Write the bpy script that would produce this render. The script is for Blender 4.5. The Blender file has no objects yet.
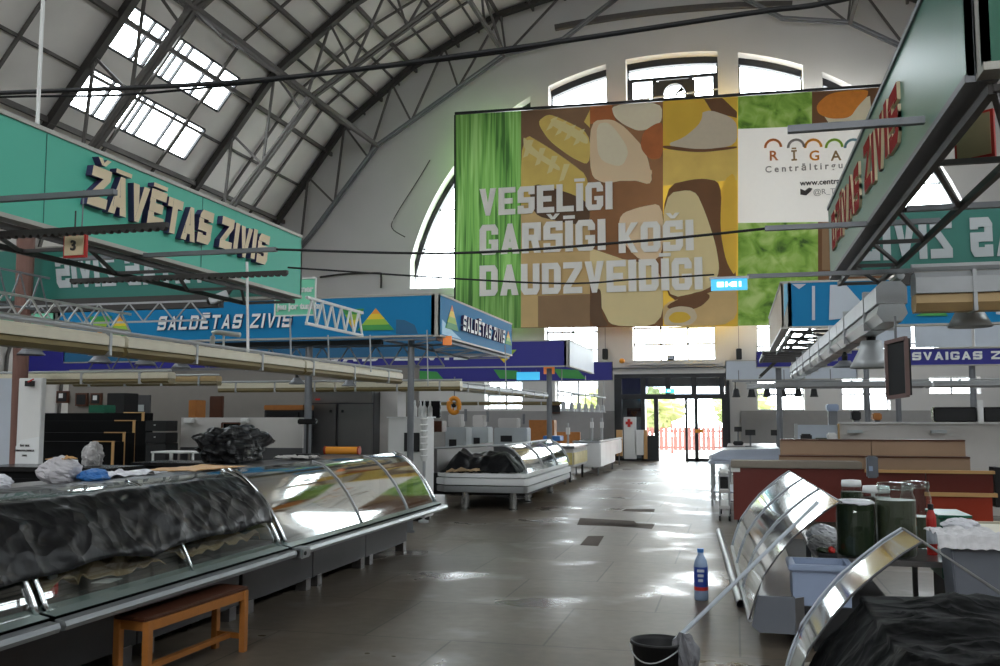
import bpy, bmesh, math, random
from mathutils import Vector as V, Matrix, noise
random.seed(7)
S = bpy.context.scene
COL = S.collection
# ------------------------------------------------------------------ camera
F, CX, CY, H = 950., 500., 333., 1.55
PB = math.atan((417 - CY) / F)
PA = math.atan((735 - CX) / F * math.cos(PB))
RX = V((math.cos(PA), math.sin(PA), 0))
FW = V((-math.sin(PA) * math.cos(PB), math.cos(PA) * math.cos(PB), math.sin(PB)))
UP = RX.cross(FW)
EYE = V((0, 0, H))
cd = bpy.data.cameras.new('camera'); cam = bpy.data.objects.new('camera', cd); COL.objects.link(cam)
cd.sensor_width = 36; cd.lens = 36 * F / 1000; cd.clip_end = 500; cd.clip_start = .05
m = Matrix((RX, UP, -FW)).transposed().to_4x4(); m.translation = EYE
cam.matrix_world = m
S.camera = cam
def ray(px, py): return RX * ((px - CX) / F) + UP * ((CY - py) / F) + FW
def aty(px, py, y): d = ray(px, py); return EYE + d * (y / d.y)
def atx(px, py, x): d = ray(px, py); return EYE + d * (x / d.x)
def atz(px, py, z): d = ray(px, py); return EYE + d * ((z - H) / d.z)

# ------------------------------------------------------------------ materials
def s2l(c): return tuple(((x / 255) / 12.92 if x <= 10 else (((x / 255) + .055) / 1.055) ** 2.4) for x in c)
MATS = {}
def mat(name, c, rough=.5, metal=0., var=.12, sc=6., bump=0., spec=.5, coat=0., emit=None, es=1.):
    if name in MATS: return MATS[name]
    M = bpy.data.materials.new(name); M.use_nodes = True
    nt = M.node_tree; b = nt.nodes['Principled BSDF']
    c = s2l(c)
    b.inputs['Roughness'].default_value = rough; b.inputs['Metallic'].default_value = metal
    b.inputs['Specular IOR Level'].default_value = spec; b.inputs['Coat Weight'].default_value = coat
    tc = nt.nodes.new('ShaderNodeTexCoord')
    nz = nt.nodes.new('ShaderNodeTexNoise'); nz.inputs['Scale'].default_value = sc; nz.inputs['Detail'].default_value = 5
    nt.links.new(tc.outputs['Object'], nz.inputs['Vector'])
    rp = nt.nodes.new('ShaderNodeMix'); rp.data_type = 'RGBA'
    rp.inputs[6].default_value = tuple(x * (1 - var) for x in c) + (1,)
    rp.inputs[7].default_value = tuple(min(1, x * (1 + var)) for x in c) + (1,)
    nt.links.new(nz.outputs['Fac'], rp.inputs[0]); nt.links.new(rp.outputs[2], b.inputs['Base Color'])
    if bump:
        bp = nt.nodes.new('ShaderNodeBump'); bp.inputs['Strength'].default_value = bump; bp.inputs['Distance'].default_value = .02
        nt.links.new(nz.outputs['Fac'], bp.inputs['Height']); nt.links.new(bp.outputs[0], b.inputs['Normal'])
    if emit:
        b.inputs['Emission Color'].default_value = s2l(emit) + (1,); b.inputs['Emission Strength'].default_value = es
    MATS[name] = M
    return M
def nodes(name):
    M = bpy.data.materials.new(name); M.use_nodes = True; MATS[name] = M
    return M, M.node_tree, M.node_tree.nodes['Principled BSDF']
def glass(name, tint, refl=.12, rough=.03):
    M = bpy.data.materials.new(name); M.use_nodes = True; nt = M.node_tree; nt.nodes.clear()
    o = nt.nodes.new('ShaderNodeOutputMaterial'); t = nt.nodes.new('ShaderNodeBsdfTransparent'); g = nt.nodes.new('ShaderNodeBsdfGlossy')
    t.inputs[0].default_value = tint + (1,); g.inputs['Roughness'].default_value = rough; g.inputs[0].default_value = (.95, .97, .96, 1)
    mx = nt.nodes.new('ShaderNodeMixShader'); lw = nt.nodes.new('ShaderNodeLayerWeight'); lw.inputs[0].default_value = .5
    pw = nt.nodes.new('ShaderNodeMath'); pw.operation = 'POWER'; pw.inputs[1].default_value = 4
    mr = nt.nodes.new('ShaderNodeMapRange'); mr.inputs[3].default_value = refl; mr.inputs[4].default_value = 1
    nt.links.new(lw.outputs['Facing'], pw.inputs[0]); nt.links.new(pw.outputs[0], mr.inputs[0]); nt.links.new(mr.outputs[0], mx.inputs[0])
    nt.links.new(t.outputs[0], mx.inputs[1]); nt.links.new(g.outputs[0], mx.inputs[2]); nt.links.new(mx.outputs[0], o.inputs[0])
    MATS[name] = M
    return M

# ------------------------------------------------------------------ mesh builder
class MB:
    def __init__(s): s.v = []; s.f = []; s.k = []; s.cur = 0
    def mat(s, i): s.cur = i; return s
    def poly(s, pts):
        n = len(s.v); s.v += [V(p) for p in pts]; s.f.append(list(range(n, n + len(pts)))); s.k.append(s.cur); return s
    def faces(s, pts, fs):
        n = len(s.v); s.v += [V(p) for p in pts]
        for f in fs: s.f.append([n + i for i in f]); s.k.append(s.cur)
        return s
    def prism(s, pts, d):
        pts = [V(p) for p in pts]; d = V(d); n = len(pts)
        fs = [list(range(n)), list(range(2 * n - 1, n - 1, -1))] + [[i, (i + 1) % n, n + (i + 1) % n, n + i] for i in range(n)]
        return s.faces(pts + [p + d for p in pts], fs)
    def box(s, x0, x1, y0, y1, z0, z1):
        return s.prism([(x0, y0, z0), (x1, y0, z0), (x1, y1, z0), (x0, y1, z0)], (0, 0, z1 - z0))
    def bar(s, p, q, w, h=None, up=(0, 0, 1)):
        p = V(p); q = V(q); h = h or w; d = (q - p).normalized(); u = V(up)
        if abs(d.dot(u)) > .98: u = V((0, 1, 0))
        a = d.cross(u).normalized(); b = a.cross(d)
        a *= w / 2; b *= h / 2
        return s.prism([p - a - b, p + a - b, p + a + b, p - a + b], q - p)
    def tube(s, pts, r, n=8, cap=True):
        pts = [V(p) for p in pts]; R = []
        rr = r if isinstance(r, (list, tuple)) else [r] * len(pts)
        for i, p in enumerate(pts):
            d = (pts[min(i + 1, len(pts) - 1)] - pts[max(i - 1, 0)]).normalized()
            u = V((0, 0, 1)) if abs(d.z) < .9 else V((1, 0, 0))
            a = d.cross(u).normalized(); b = a.cross(d)
            R += [p + (a * math.cos(t * 2 * math.pi / n) + b * math.sin(t * 2 * math.pi / n)) * rr[i] for t in range(n)]
        fs = [[i * n + t, i * n + (t + 1) % n, (i + 1) * n + (t + 1) % n, (i + 1) * n + t] for i in range(len(pts) - 1) for t in range(n)]
        if cap: fs += [list(range(n))[::-1], list(range((len(pts) - 1) * n, len(pts) * n))]
        return s.faces(R, fs)
    def lathe(s, prof, c, n=20, cap=True):
        c = V(c); R = []
        for r, z in prof: R += [c + V((r * math.cos(t * 2 * math.pi / n), r * math.sin(t * 2 * math.pi / n), z)) for t in range(n)]
        fs = [[i * n + t, i * n + (t + 1) % n, (i + 1) * n + (t + 1) % n, (i + 1) * n + t] for i in range(len(prof) - 1) for t in range(n)]
        if cap: fs += [list(range(n))[::-1], list(range((len(prof) - 1) * n, len(prof) * n))]
        return s.faces(R, fs)
    def sheet(s, fn, nu, nv):
        P = [fn(i / nu, j / nv) for i in range(nu + 1) for j in range(nv + 1)]
        return s.faces(P, [[i * (nv + 1) + j, (i + 1) * (nv + 1) + j, (i + 1) * (nv + 1) + j + 1, i * (nv + 1) + j + 1] for i in range(nu) for j in range(nv)])
    def build(s, name, mats, parent=None, smooth=False, bevel=0., solid=0., fix=True):
        me = bpy.data.meshes.new(name)
        off = wloc(parent) if parent else V((0, 0, 0))
        me.from_pydata([tuple(p - off) for p in s.v], [], s.f)
        for x in (mats if isinstance(mats, (list, tuple)) else [mats]): me.materials.append(MATS[x] if isinstance(x, str) else x)
        me.polygons.foreach_set('material_index', s.k)
        if fix or bevel:
            bm = bmesh.new(); bm.from_mesh(me)
            if fix: bmesh.ops.recalc_face_normals(bm, faces=bm.faces)
            if bevel:
                es = [e for e in bm.edges if len(e.link_faces) == 2 and e.calc_face_angle(0) > .6]
                bmesh.ops.bevel(bm, geom=es, offset=bevel, segments=2, affect='EDGES', clamp_overlap=True)
            bm.to_mesh(me); bm.free()
        if smooth: me.polygons.foreach_set('use_smooth', [True] * len(me.polygons))
        o = bpy.data.objects.new(name, me); COL.objects.link(o)
        if parent: o.parent = parent
        if solid:
            md = o.modifiers.new('thick', 'SOLIDIFY'); md.thickness = solid; md.offset = 0
        return o
def wloc(o):
    l = V((0, 0, 0))
    while o: l = l + V(o.location); o = o.parent
    return l
def tag(o, label, cat, group=None):
    o['label'] = label; o['category'] = cat
    if group: o['group'] = group
    return o
def thing(name, label, cat, loc=(0, 0, 0), group=None):
    o = bpy.data.objects.new(name, None); COL.objects.link(o); o.location = loc; o.empty_display_size = .1
    return tag(o, label, cat, group)
def struct(o): o['kind'] = 'structure'; return o
def stuff(o): o['kind'] = 'stuff'; return o
def copy_tree(o, parent=None):
    c = o.copy(); COL.objects.link(c); c.parent = parent
    for ch in list(o.children): copy_tree(ch, c)
    return c
def dup(o, loc, rz=0, label=None):
    c = copy_tree(o); c.location = loc; c.rotation_euler = (0, 0, rz)
    if label: c['label'] = label
    return c
def lump(name, c, r, m, parent=None, amp=.25, fr=2., seed=0, nu=18, nv=14, flat=True, z0=None):
    """a crumpled closed lump (bag, cloth heap) resting at z0"""
    c = V(c); b = MB()
    def fn(u, v):
        th = u * 2 * math.pi; ph = v * math.pi
        d = V((math.cos(th) * math.sin(ph), math.sin(th) * math.sin(ph), math.cos(ph)))
        k = 1 + amp * noise.noise(d * fr + V((seed * 3.1, seed, 0))) + amp * .6 * noise.noise(d * fr * 2.7 + V((seed, 5, 2)))
        p = V((c.x + d.x * r[0] * k, c.y + d.y * r[1] * k, c.z + d.z * r[2] * k))
        if z0 is not None: p.z = max(p.z, z0)
        return p
    b.sheet(fn, nu, nv)
    return b.build(name, m, parent, smooth=False)
def vtext(txt, o, rt, up, h, mname, name, parent, depth=.004, align='LEFT', bold=.0, xs=1.):
    """small writing with the built-in font, turned into a mesh"""
    c = bpy.data.curves.new('t', 'FONT'); c.body = txt; c.size = h / .73; c.extrude = depth; c.offset = bold; c.align_x = align; c.resolution_u = 3
    t = bpy.data.objects.new('t', c); COL.objects.link(t)
    bpy.context.view_layer.update()
    me = bpy.data.meshes.new_from_object(t.evaluated_get(bpy.context.evaluated_depsgraph_get()))
    bpy.data.objects.remove(t); bpy.data.curves.remove(c)
    rt = V(rt).normalized(); up = V(up).normalized(); nn = rt.cross(up); off = wloc(parent) if parent else V((0, 0, 0))
    for q in me.vertices: q.co = V(o) + rt * q.co.x * xs + up * q.co.y + nn * q.co.z - off
    me.materials.clear(); me.materials.append(MATS[mname]); me.name = name
    ob = bpy.data.objects.new(name, me); COL.objects.link(ob); ob.parent = parent
    return ob
# ------------------------------------------------------------------ block lettering: convex pieces on a 0..1 square
def glyph(ch, tx, ty):
    R = lambda a, b, c, d: [(a, c), (b, c), (b, d), (a, d)]
    ym = .5; L = R(0, tx, 0, 1)
    bot = R(0, 1, 0, ty); top = R(0, 1, 1 - ty, 1); mid = R(0, 1, ym - ty / 2, ym + ty / 2)
    k = .16
    g = {
     'I': [R(0, 1, 0, 1)], 'L': [L, bot], 'E': [L, bot, top, R(0, .85, ym - ty / 2, ym + ty / 2)],
     'T': [top, R(.5 - tx / 2, .5 + tx / 2, 0, 1)],
     'V': [[(0, 1), (tx, 1), (.5 + tx * .35, 0), (.5 - tx * .35, 0)], [(1 - tx, 1), (1, 1), (.5 + tx * .35, 0), (.5 - tx * .35, 0)]],
     'A': [[(0, 0), (tx, 0), (.5 + tx * .35, 1), (.5 - tx * .35, 1)], [(1 - tx, 0), (1, 0), (.5 + tx * .35, 1), (.5 - tx * .35, 1)], R(.2, .8, .2, .2 + ty)],
     'Z': [top, bot, [(0, ty), (tx * 1.1, ty), (1, 1 - ty), (1 - tx * 1.1, 1 - ty)]],
     'D': [L, [(0, 0), (1 - k, 0), (1, k), (1, ty), (0, ty)], [(0, 1 - ty), (1, 1 - ty), (1, 1 - k), (1 - k, 1), (0, 1)], R(1 - tx, 1, k, 1 - k)],
     'O': [R(0, tx, k, 1 - k), R(1 - tx, 1, k, 1 - k), [(k, 0), (1 - k, 0), (1, k), (1, ty), (0, ty), (0, k)], [(0, 1 - ty), (1, 1 - ty), (1, 1 - k), (1 - k, 1), (k, 1), (0, 1 - k)]],
     'U': [R(0, tx, k, 1), R(1 - tx, 1, k, 1), [(k, 0), (1 - k, 0), (1, k), (1, ty), (0, ty), (0, k)]],
     'G': [R(0, tx, k, 1 - k), R(1 - tx, 1, k, .5), R(.5, 1, .5 - ty * .7, .5), R(1 - tx, 1, .66, 1 - k), [(k, 0), (1 - k, 0), (1, k), (1, ty), (0, ty), (0, k)], [(0, 1 - ty), (1, 1 - ty), (1, 1 - k), (1 - k, 1), (k, 1), (0, 1 - k)]],
     'S': [R(0, tx, .5, 1 - k), R(1 - tx, 1, k, .5), [(0, ym - ty / 2), (1, ym - ty / 2), (1, ym + ty / 2), (0, ym + ty / 2)], [(0, 0), (1 - k, 0), (1, k), (1, ty), (0, ty)], R(0, tx, ty, .3), R(1 - tx, 1, .7, 1 - ty), [(0, 1 - ty), (1, 1 - ty), (1, 1), (k, 1), (0, 1 - k)]],
     'R': [L, top, mid, R(1 - tx, 1, .5, 1), [(.45, .5), (.45 + tx, .5), (1, 0), (1 - tx, 0)]],
     'K': [L, [(tx, .42), (tx, .65), (1 - tx, 1), (1, 1)], [(tx + .1, .62), (tx - .02, .45), (1 - tx, 0), (1, 0)]],
    }
    return g[ch]
BASE = {'Ž': ('Z', 'v'), 'Š': ('S', 'v'), 'Ā': ('A', '-'), 'Ē': ('E', '-'), 'Ī': ('I', '-')}
def letters(txt, o, rt, up, h, length, mname, name, parent, depth, tx=.3, ty=.2, gap=.16, shear=0., mirror=False, wI=.36, each=True, side=None, steps=None):
    """block letters along rt; each letter is a part of its sign"""
    o = V(o); rt = V(rt).normalized(); up = V(up).normalized(); nn = rt.cross(up) * (-1 if mirror else 1)
    ws = []
    for ch in txt:
        b = BASE.get(ch, (ch, ''))[0]
        ws.append(.5 if ch == ' ' else (wI if b == 'I' else 1.))
    tot = sum(ws) + gap * (len(txt) - 1); u = length / tot; x = 0
    outs = []; B = MB()
    for i, ch in enumerate(txt):
        w = ws[i] * u
        if ch != ' ':
            b, dc = BASE.get(ch, (ch, ''))
            if each: B = MB()
            dz = (steps[i % len(steps)] if steps else 0) * h
            polys = [[(px * w, py * h) for px, py in P] for P in glyph(b, tx, ty)]
            if dc == '-': polys.append([(0.05 * u if b != 'I' else -.1 * u, 1.06 * h), (w - .05 * u if b != 'I' else w + .1 * u, 1.06 * h), (w - .05 * u if b != 'I' else w + .1 * u, 1.17 * h), (.05 * u if b != 'I' else -.1 * u, 1.17 * h)])
            if dc == 'v':
                polys += [[(.15 * w, 1.25 * h), (.38 * w, 1.25 * h), (.6 * w, 1.07 * h), (.4 * w, 1.07 * h)], [(.85 * w, 1.25 * h), (.62 * w, 1.25 * h), (.4 * w, 1.07 * h), (.6 * w, 1.07 * h)]]
            for j_, P in enumerate(polys):
                pts = []
                for a, c in P:
                    X = x + a + shear * c; X = length - X if mirror else X
                    pts.append(o + rt * X + up * (c + dz))
                if side is not None:
                    B.cur = 0; n0 = len(B.f); B.prism(pts, nn * depth * (1 + .02 * j_))
                    # the front face (second cap) keeps the face colour, the rest the side colour
                    for q in range(n0, len(B.f)): B.k[q] = 1
                    B.k[n0 + 1] = 0
                else: B.prism(pts, nn * depth * (1 + (.1 if depth < .01 else .04) * j_))
            if each: outs.append(B.build(name, [mname] + ([side] if side else []), parent, fix=True))
        x += w + gap * u
    if not each: outs.append(B.build(name, [mname] + ([side] if side else []), parent))
    return outs
SKY_S=15.; EXPO=0.
# ------------------------------------------------------------------ shared materials
mat('plaster', (206, 204, 202), .9, var=.1, sc=.5, bump=.1)
mat('roof_board', (226, 222, 217), .9, var=.16, sc=.7, bump=.1)
mat('dark_steel', (62, 59, 57), .55, .3, var=.2)
mat('grey_steel', (120, 122, 126), .5, .5, var=.15)
mat('light_steel', (176, 178, 180), .45, .4, var=.12)
mat('purlin_steel', (92, 88, 85), .7, 0, var=.2)
mat('black_frame', (34, 35, 38), .45, .2, var=.1)
mat('tile_grey', (150, 148, 146), .6, var=.08)
mat('chrome', (205, 208, 210), .16, 1., var=.05)
mat('alu', (176, 180, 182), .35, .8, var=.06)
mat('kick_grey', (92, 92, 94), .4, .5, var=.1)
mat('teal', (88, 188, 162), .5, var=.05, sc=1.5, spec=.3)
mat('teal_back', (40, 112, 100), .5, var=.08, sc=2)
mat('teal_light', (120, 205, 170), .4, var=.05)
mat('blue', (20, 124, 176), .55, var=.06, sc=1.5, spec=.2)
mat('blue_back', (22, 92, 132), .5, var=.08)
mat('navy', (34, 34, 132), .5, var=.08, sc=1.5)
mat('trim_alu', (168, 166, 158), .45, .3, var=.08)
mat('cream', (214, 206, 184), .45, var=.1, sc=9)
mat('olive', (122, 108, 70), .4, var=.2, sc=5)
mat('tan', (176, 148, 104), .45, var=.15)
mat('letter_cream', (228, 208, 172), .5, var=.04)
mat('letter_side', (62, 52, 96), .5, var=.05)
mat('letter_white', (226, 228, 228), .5, var=.03)
mat('letter_grey', (182, 188, 190), .5, var=.04)
mat('letter_red', (130, 24, 20), .8, var=.08, spec=.1)
mat('white', (222, 222, 220), .5, var=.05)
mat('white_panel', (196, 192, 188), .6, var=.06)
mat('white_gloss', (228, 230, 230), .3, var=.04)
mat('yellow', (232, 200, 40), .5, var=.05); mat('green', (60, 150, 70), .5, var=.05); mat('orange', (232, 150, 40), .5, var=.05)
mat('lime', (150, 190, 60), .5, var=.05); mat('ice', (120, 190, 220), .4, var=.06)
mat('black', (22, 22, 24), .6, var=.2); mat('matte_black', (12, 12, 13), .85, var=.2, spec=.2); mat('black_gloss', (20, 20, 22), .25, var=.2)
mat('red', (190, 40, 32), .5, var=.06)
mat('steel_sheet', (132, 130, 130), .3, .75, var=.06)
mat('wood_orange', (176, 112, 52), .45, var=.22, sc=14)
mat('wood_dark', (84, 48, 32), .35, var=.2, sc=14)
mat('wood_edge', (206, 160, 104), .5, var=.12)
mat('board_brown', (164, 134, 108), .55, var=.08, sc=3)
mat('red_panel', (98, 28, 15), .45, var=.08, sc=3)
mat('red_panel_bright', (158, 48, 18), .45, var=.08, sc=3)
mat('column_brown', (118, 84, 74), .6, var=.15, sc=4)
mat('kraft', (176, 150, 116), .7, var=.16, sc=5, bump=.2)
mat('plastic_black', (18, 18, 20), .36, var=.3, sc=6, bump=.15, spec=.28)
mat('bag_white', (216, 216, 222), .35, var=.1, sc=9, bump=.2)
mat('sky_blue_bag', (60, 120, 190), .4, var=.15)
def crease(name, sc, st):
    nt = MATS[name].node_tree; b = nt.nodes['Principled BSDF']; tc = nt.nodes.new('ShaderNodeTexCoord')
    n = nt.nodes.new('ShaderNodeTexNoise'); n.inputs['Scale'].default_value = sc; n.inputs['Detail'].default_value = 2; n.inputs['Distortion'].default_value = .3
    nt.links.new(tc.outputs['Object'], n.inputs['Vector'])
    vo = nt.nodes.new('ShaderNodeTexVoronoi'); vo.feature = 'F1'; vo.inputs['Scale'].default_value = sc * 1.3; vm = nt.nodes.new('ShaderNodeVectorMath'); vm.operation = 'MULTIPLY_ADD'; vm.inputs[1].default_value = (.18, .18, .18); nt.links.new(n.outputs['Color'], vm.inputs[0]); nt.links.new(tc.outputs['Object'], vm.inputs[2]); nt.links.new(vm.outputs[0], vo.inputs['Vector'])
    ad = nt.nodes.new('ShaderNodeMath'); ad.operation = 'ADD'; nt.links.new(n.outputs['Fac'], ad.inputs[0]); nt.links.new(vo.outputs['Distance'], ad.inputs[1])
    bp = nt.nodes.new('ShaderNodeBump'); bp.inputs['Strength'].default_value = st; bp.inputs['Distance'].default_value = .06
    nt.links.new(ad.outputs[0], bp.inputs['Height']); nt.links.new(bp.outputs[0], b.inputs['Normal'])
crease('plastic_black', 4.5, .35)
glass('pane', (.93, .97, .98), .04)
glass('case_glass', (.84, .9, .88), .12, .02)
glass('case_glass_bright', (.42, .47, .48), .42, .05)
glass('jar_glass', (.9, .94, .93), .06)
glass('dark_pane', (.55, .6, .64), .06)
# wet floor: worn concrete tiles, wet patches are smoother
M, nt, b = nodes('floor_wet')
tc = nt.nodes.new('ShaderNodeTexCoord')
def N(t, **k):
    n = nt.nodes.new(t)
    for a, v in k.items():
        if a in n.inputs: n.inputs[a].default_value = v
        else: setattr(n, a, v)
    return n
n1 = N('ShaderNodeTexNoise', Scale=.55, Detail=6.); n2 = N('ShaderNodeTexNoise', Scale=9., Detail=6.); br = N('ShaderNodeTexBrick', Scale=1.)
mpb = N('ShaderNodeMapping'); mpb.inputs['Rotation'].default_value = (0, 0, 0)
for n in (n1, n2): nt.links.new(tc.outputs['Object'], n.inputs['Vector'])
nt.links.new(tc.outputs['Object'], br.inputs['Vector'])
br.offset = .5; br.inputs['Brick Width'].default_value = 1.3; br.inputs['Row Height'].default_value = 1.3; br.inputs['Mortar Size'].default_value = .008
br.inputs['Color1'].default_value = s2l((138, 126, 112)) + (1,); br.inputs['Color2'].default_value = s2l((122, 112, 100)) + (1,); br.inputs['Mortar'].default_value = s2l((88, 80, 72)) + (1,)
mx = N('ShaderNodeMix', data_type='RGBA', blend_type='MULTIPLY'); mx.inputs[0].default_value = 1
cr = N('ShaderNodeValToRGB'); cr.color_ramp.elements[0].position = .35; cr.color_ramp.elements[0].color = (.62, .59, .56, 1); cr.color_ramp.elements[1].position = .65; cr.color_ramp.elements[1].color = (1, 1, 1, 1)
nt.links.new(n1.outputs['Fac'], cr.inputs[0]); nt.links.new(br.outputs['Color'], mx.inputs[6]); nt.links.new(cr.outputs[0], mx.inputs[7])
mx2 = N('ShaderNodeMix', data_type='RGBA', blend_type='MULTIPLY'); mx2.inputs[0].default_value = .5
nt.links.new(mx.outputs[2], mx2.inputs[6]); nt.links.new(n2.outputs['Fac'], mx2.inputs[7]); nt.links.new(mx2.outputs[2], b.inputs['Base Color'])
rr = N('ShaderNodeMapRange'); rr.inputs[1].default_value = .3; rr.inputs[2].default_value = .46; rr.inputs[3].default_value = .15; rr.inputs[4].default_value = .4
n3 = N('ShaderNodeTexNoise', Scale=.9, Detail=4.); nt.links.new(tc.outputs['Object'], n3.inputs['Vector']); nt.links.new(n3.outputs['Fac'], rr.inputs[0]); nt.links.new(rr.outputs[0], b.inputs['Roughness']); b.inputs['Specular IOR Level'].default_value = .36
bp = N('ShaderNodeBump', Strength=.14, Distance=.01); nt.links.new(n2.outputs['Fac'], bp.inputs['Height']); nt.links.new(bp.outputs[0], b.inputs['Normal'])

# ------------------------------------------------------------------ hall shell
C0 = -2.1; YF = 36.; YB = -18.
OUT = [(19.6, -.05), (19.4, 3.5), (18.3, 7.2), (16.2, 9.8), (13.3, 13.6), (10.4, 15.8), (6.8, 17.6), (4.2, 18.2), (0, 20.2)]
INN = [(17.9, 0), (17.6, 4.), (16.4, 7.), (14.6, 8.95), (11.75, 12.5), (6.45, 15.8), (4.1, 16.2), (0, 19.)]
def interp(P, x):
    for (a, za), (c, zc) in zip(P, P[1:]):
        if c <= x <= a: return za + (zc - za) * (a - x) / (a - c + 1e-9)
    return P[0][1] if x > P[0][0] else P[-1][1]
fl = MB().box(-24, 20, YB - 1, YF + .5, -.2, 0).build('floor', 'floor_wet'); struct(fl)
# darker repaired tile strips in the aisle floor
mat('patch', (70, 56, 46), .6, var=.15, spec=.12)
for q in (((577, 525), (640, 527), (634, 521), (580, 518)), ((575, 523), (652, 529), (655, 524), (603, 522)), ((622, 511), (654, 512), (655, 509), (626, 509)), ((580, 545), (598, 546), (604, 536), (588, 536))):
    MB().prism([atz(x, y, .001) for x, y in q], (0, 0, .002)).build('floor_patch', 'patch')['kind'] = 'structure'
SKY = [(22.1, 28.1), (8.4, 17.4), (-9., 4.)]  # nearer bays are out of view, lengthened to bring in more top light
TT = [(.57, 1.8), (2.55, 3.88)]
p0 = V((-16.2, 0, 9.8)); dleg = (V((-13.3, 0, 13.6)) - p0).normalized(); LEG = (V((-13.3, 0, 13.6)) - p0).length
def rp(sgn, off, z, y): return V((C0 + sgn * off, y, z))
rb = MB()
for sg in (-1, 1):
    for i, (A, B_) in enumerate(zip(OUT, OUT[1:])):
        a = V((sg * A[0], 0, A[1])); c = V((sg * B_[0], 0, B_[1])); d = c - a; nrm = V((d.z * sg, 0, -d.x * sg)); nrm = nrm.normalized() * .12
        def panel(t0, t1, y0, y1):
            P = [a + d * t0, a + d * t1]
            rb.prism([(C0 + P[0].x, y0, P[0].z), (C0 + P[1].x, y0, P[1].z), (C0 + P[1].x, y1, P[1].z), (C0 + P[0].x, y1, P[0].z)], nrm)
        if A[0] == 16.2:
            ts = [0] + [t / LEG for ab in TT for t in ab] + [1]; ys = [YB] + sorted(y for s in SKY for y in s) + [YF + .3]
            for k in range(len(ts) - 1):
                for j in range(len(ys) - 1):
                    if k in (1, 3) and j % 2 == 1: continue
                    panel(ts[k], ts[k + 1], ys[j], ys[j + 1])
        else: panel(0, 1, YB, YF + .3)
struct(rb.build('ceiling', 'roof_board'))
# thin secondary ribs on the boarding between the trusses
for y in (33.4, 31.3, 26.9, 24.4, 19.5, 17., 12.2, 9.8):
    for sg in (-1, 1):
        g = MB(); P = [V((C0 + sg * (a - .07), y, z - .08)) for a, z in OUT]
        for p, q in zip(P, P[1:]): g.bar(p, q, .06, .1, up=(0, 1, 0))
        struct(g.build('roof_rib', 'purlin_steel'))
# seams and purlins of the roof boarding (run along the hall)
for sg in (-1, 1):
    for off, z in ((18.8, 5.5), (17.3, 8.45), (16.2, 9.8), (14.1, 12.55), (13.3, 13.6), (11.9, 14.7), (10.4, 15.8), (8.6, 16.7), (6.8, 17.6), (5.5, 17.9), (4.2, 18.2), (2.1, 19.2)):
        struct(MB().bar((C0 + sg * (off - .1), YB, z - .1), (C0 + sg * (off - .1), YF, z - .1), .09, .16).build('roof_purlin', 'purlin_steel'))
for sg in (-1, 1):
    for off, z in ((15.2, 11.13), (12.6, 14.13), (11.1, 15.26), (9.5, 16.25), (7.7, 17.15)):
        struct(MB().bar((C0 + sg * (off - .06), YB, z - .07), (C0 + sg * (off - .06), YF, z - .07), .05, .09).build('roof_purlin', 'purlin_steel'))
nwin = [0]
def window(bars, panes, mname='black_frame', gl='pane'):
    nwin[0] += 1
    fr = MB()
    for p, q, w in bars: fr.bar(p, q, w)
    o = fr.build('window_%d' % nwin[0], mname); struct(o)
    g = MB()
    for P in panes: g.poly(P)
    g.build('pane', gl, o, fix=False)
    return o
for sg in (-1, 1):
    for (y0, y1) in SKY:
        for (t0, t1) in TT:
            def q(t, y, lift=0.):
                p = p0 + dleg * t; return V((C0 + sg * -p.x * 1 + 0, y, p.z)) if sg > 0 else V((C0 + p.x, y, p.z))
            bars = [(q(t, y0), q(t, y1), .06) for t in (t0, t1)]
            for y in (y0, y0 + 1.2, y0 + 1.75, y0 + 2.7, y0 + 3.15, y0 + 4.3, y0 + 5.0, y1): bars.append((q(t0, y), q(t1, y), .08))
            window(bars, [[q(t0, y0), q(t1, y0), q(t1, y1), q(t0, y1)]])
# roof trusses
def resample(P, n):
    L = [0]
    for a, c in zip(P, P[1:]): L.append(L[-1] + (c - a).length)
    out = []
    for k in range(n + 1):
        s = L[-1] * k / n
        for i in range(len(P) - 1):
            if s <= L[i + 1] + 1e-6:
                out.append(P[i].lerp(P[i + 1], (s - L[i]) / (L[i + 1] - L[i]))); break
    return out
TY = [35.4, 29.3, 21.9, 14.6, 7.3, 0., -7.3, -14.6]
def truss(y):
    root = bpy.data.objects.new('roof_truss', None); COL.objects.link(root); root.location = (C0, y, 0); struct(root)
    for sg in (-1, 1):
        o = [V((C0 + sg * (a - .12), y, z - .14)) for a, z in OUT]; i = [V((C0 + sg * a, y, z)) for a, z in INN]
        b1 = MB(); b2 = MB(); b3 = MB()
        for p, q in zip(o, o[1:]): b1.bar(p, q, .2, .26, up=(0, 1, 0))
        for p, q in zip(i, i[1:]):
            for dy in (-.11, .11): b2.bar(p + V((0, dy, 0)), q + V((0, dy, 0)), .07, .14, up=(0, 1, 0))
        oo = resample(o[:-1], 10); ii = resample(i[:-1], 10)
        for k in range(10):
            b3.bar(oo[k], ii[k], .075); b3.bar(ii[k], oo[k + 1], .075)
        b1.build('outer_chord', 'dark_steel', root); b2.build('inner_chord', 'grey_steel' if y > 35 else 'purlin_steel', root); b3.build('lattice', 'purlin_steel', root)  # far truss's inner chord paler: the light on it is put into the colour
    return root
for y in TY: truss(y)
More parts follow.
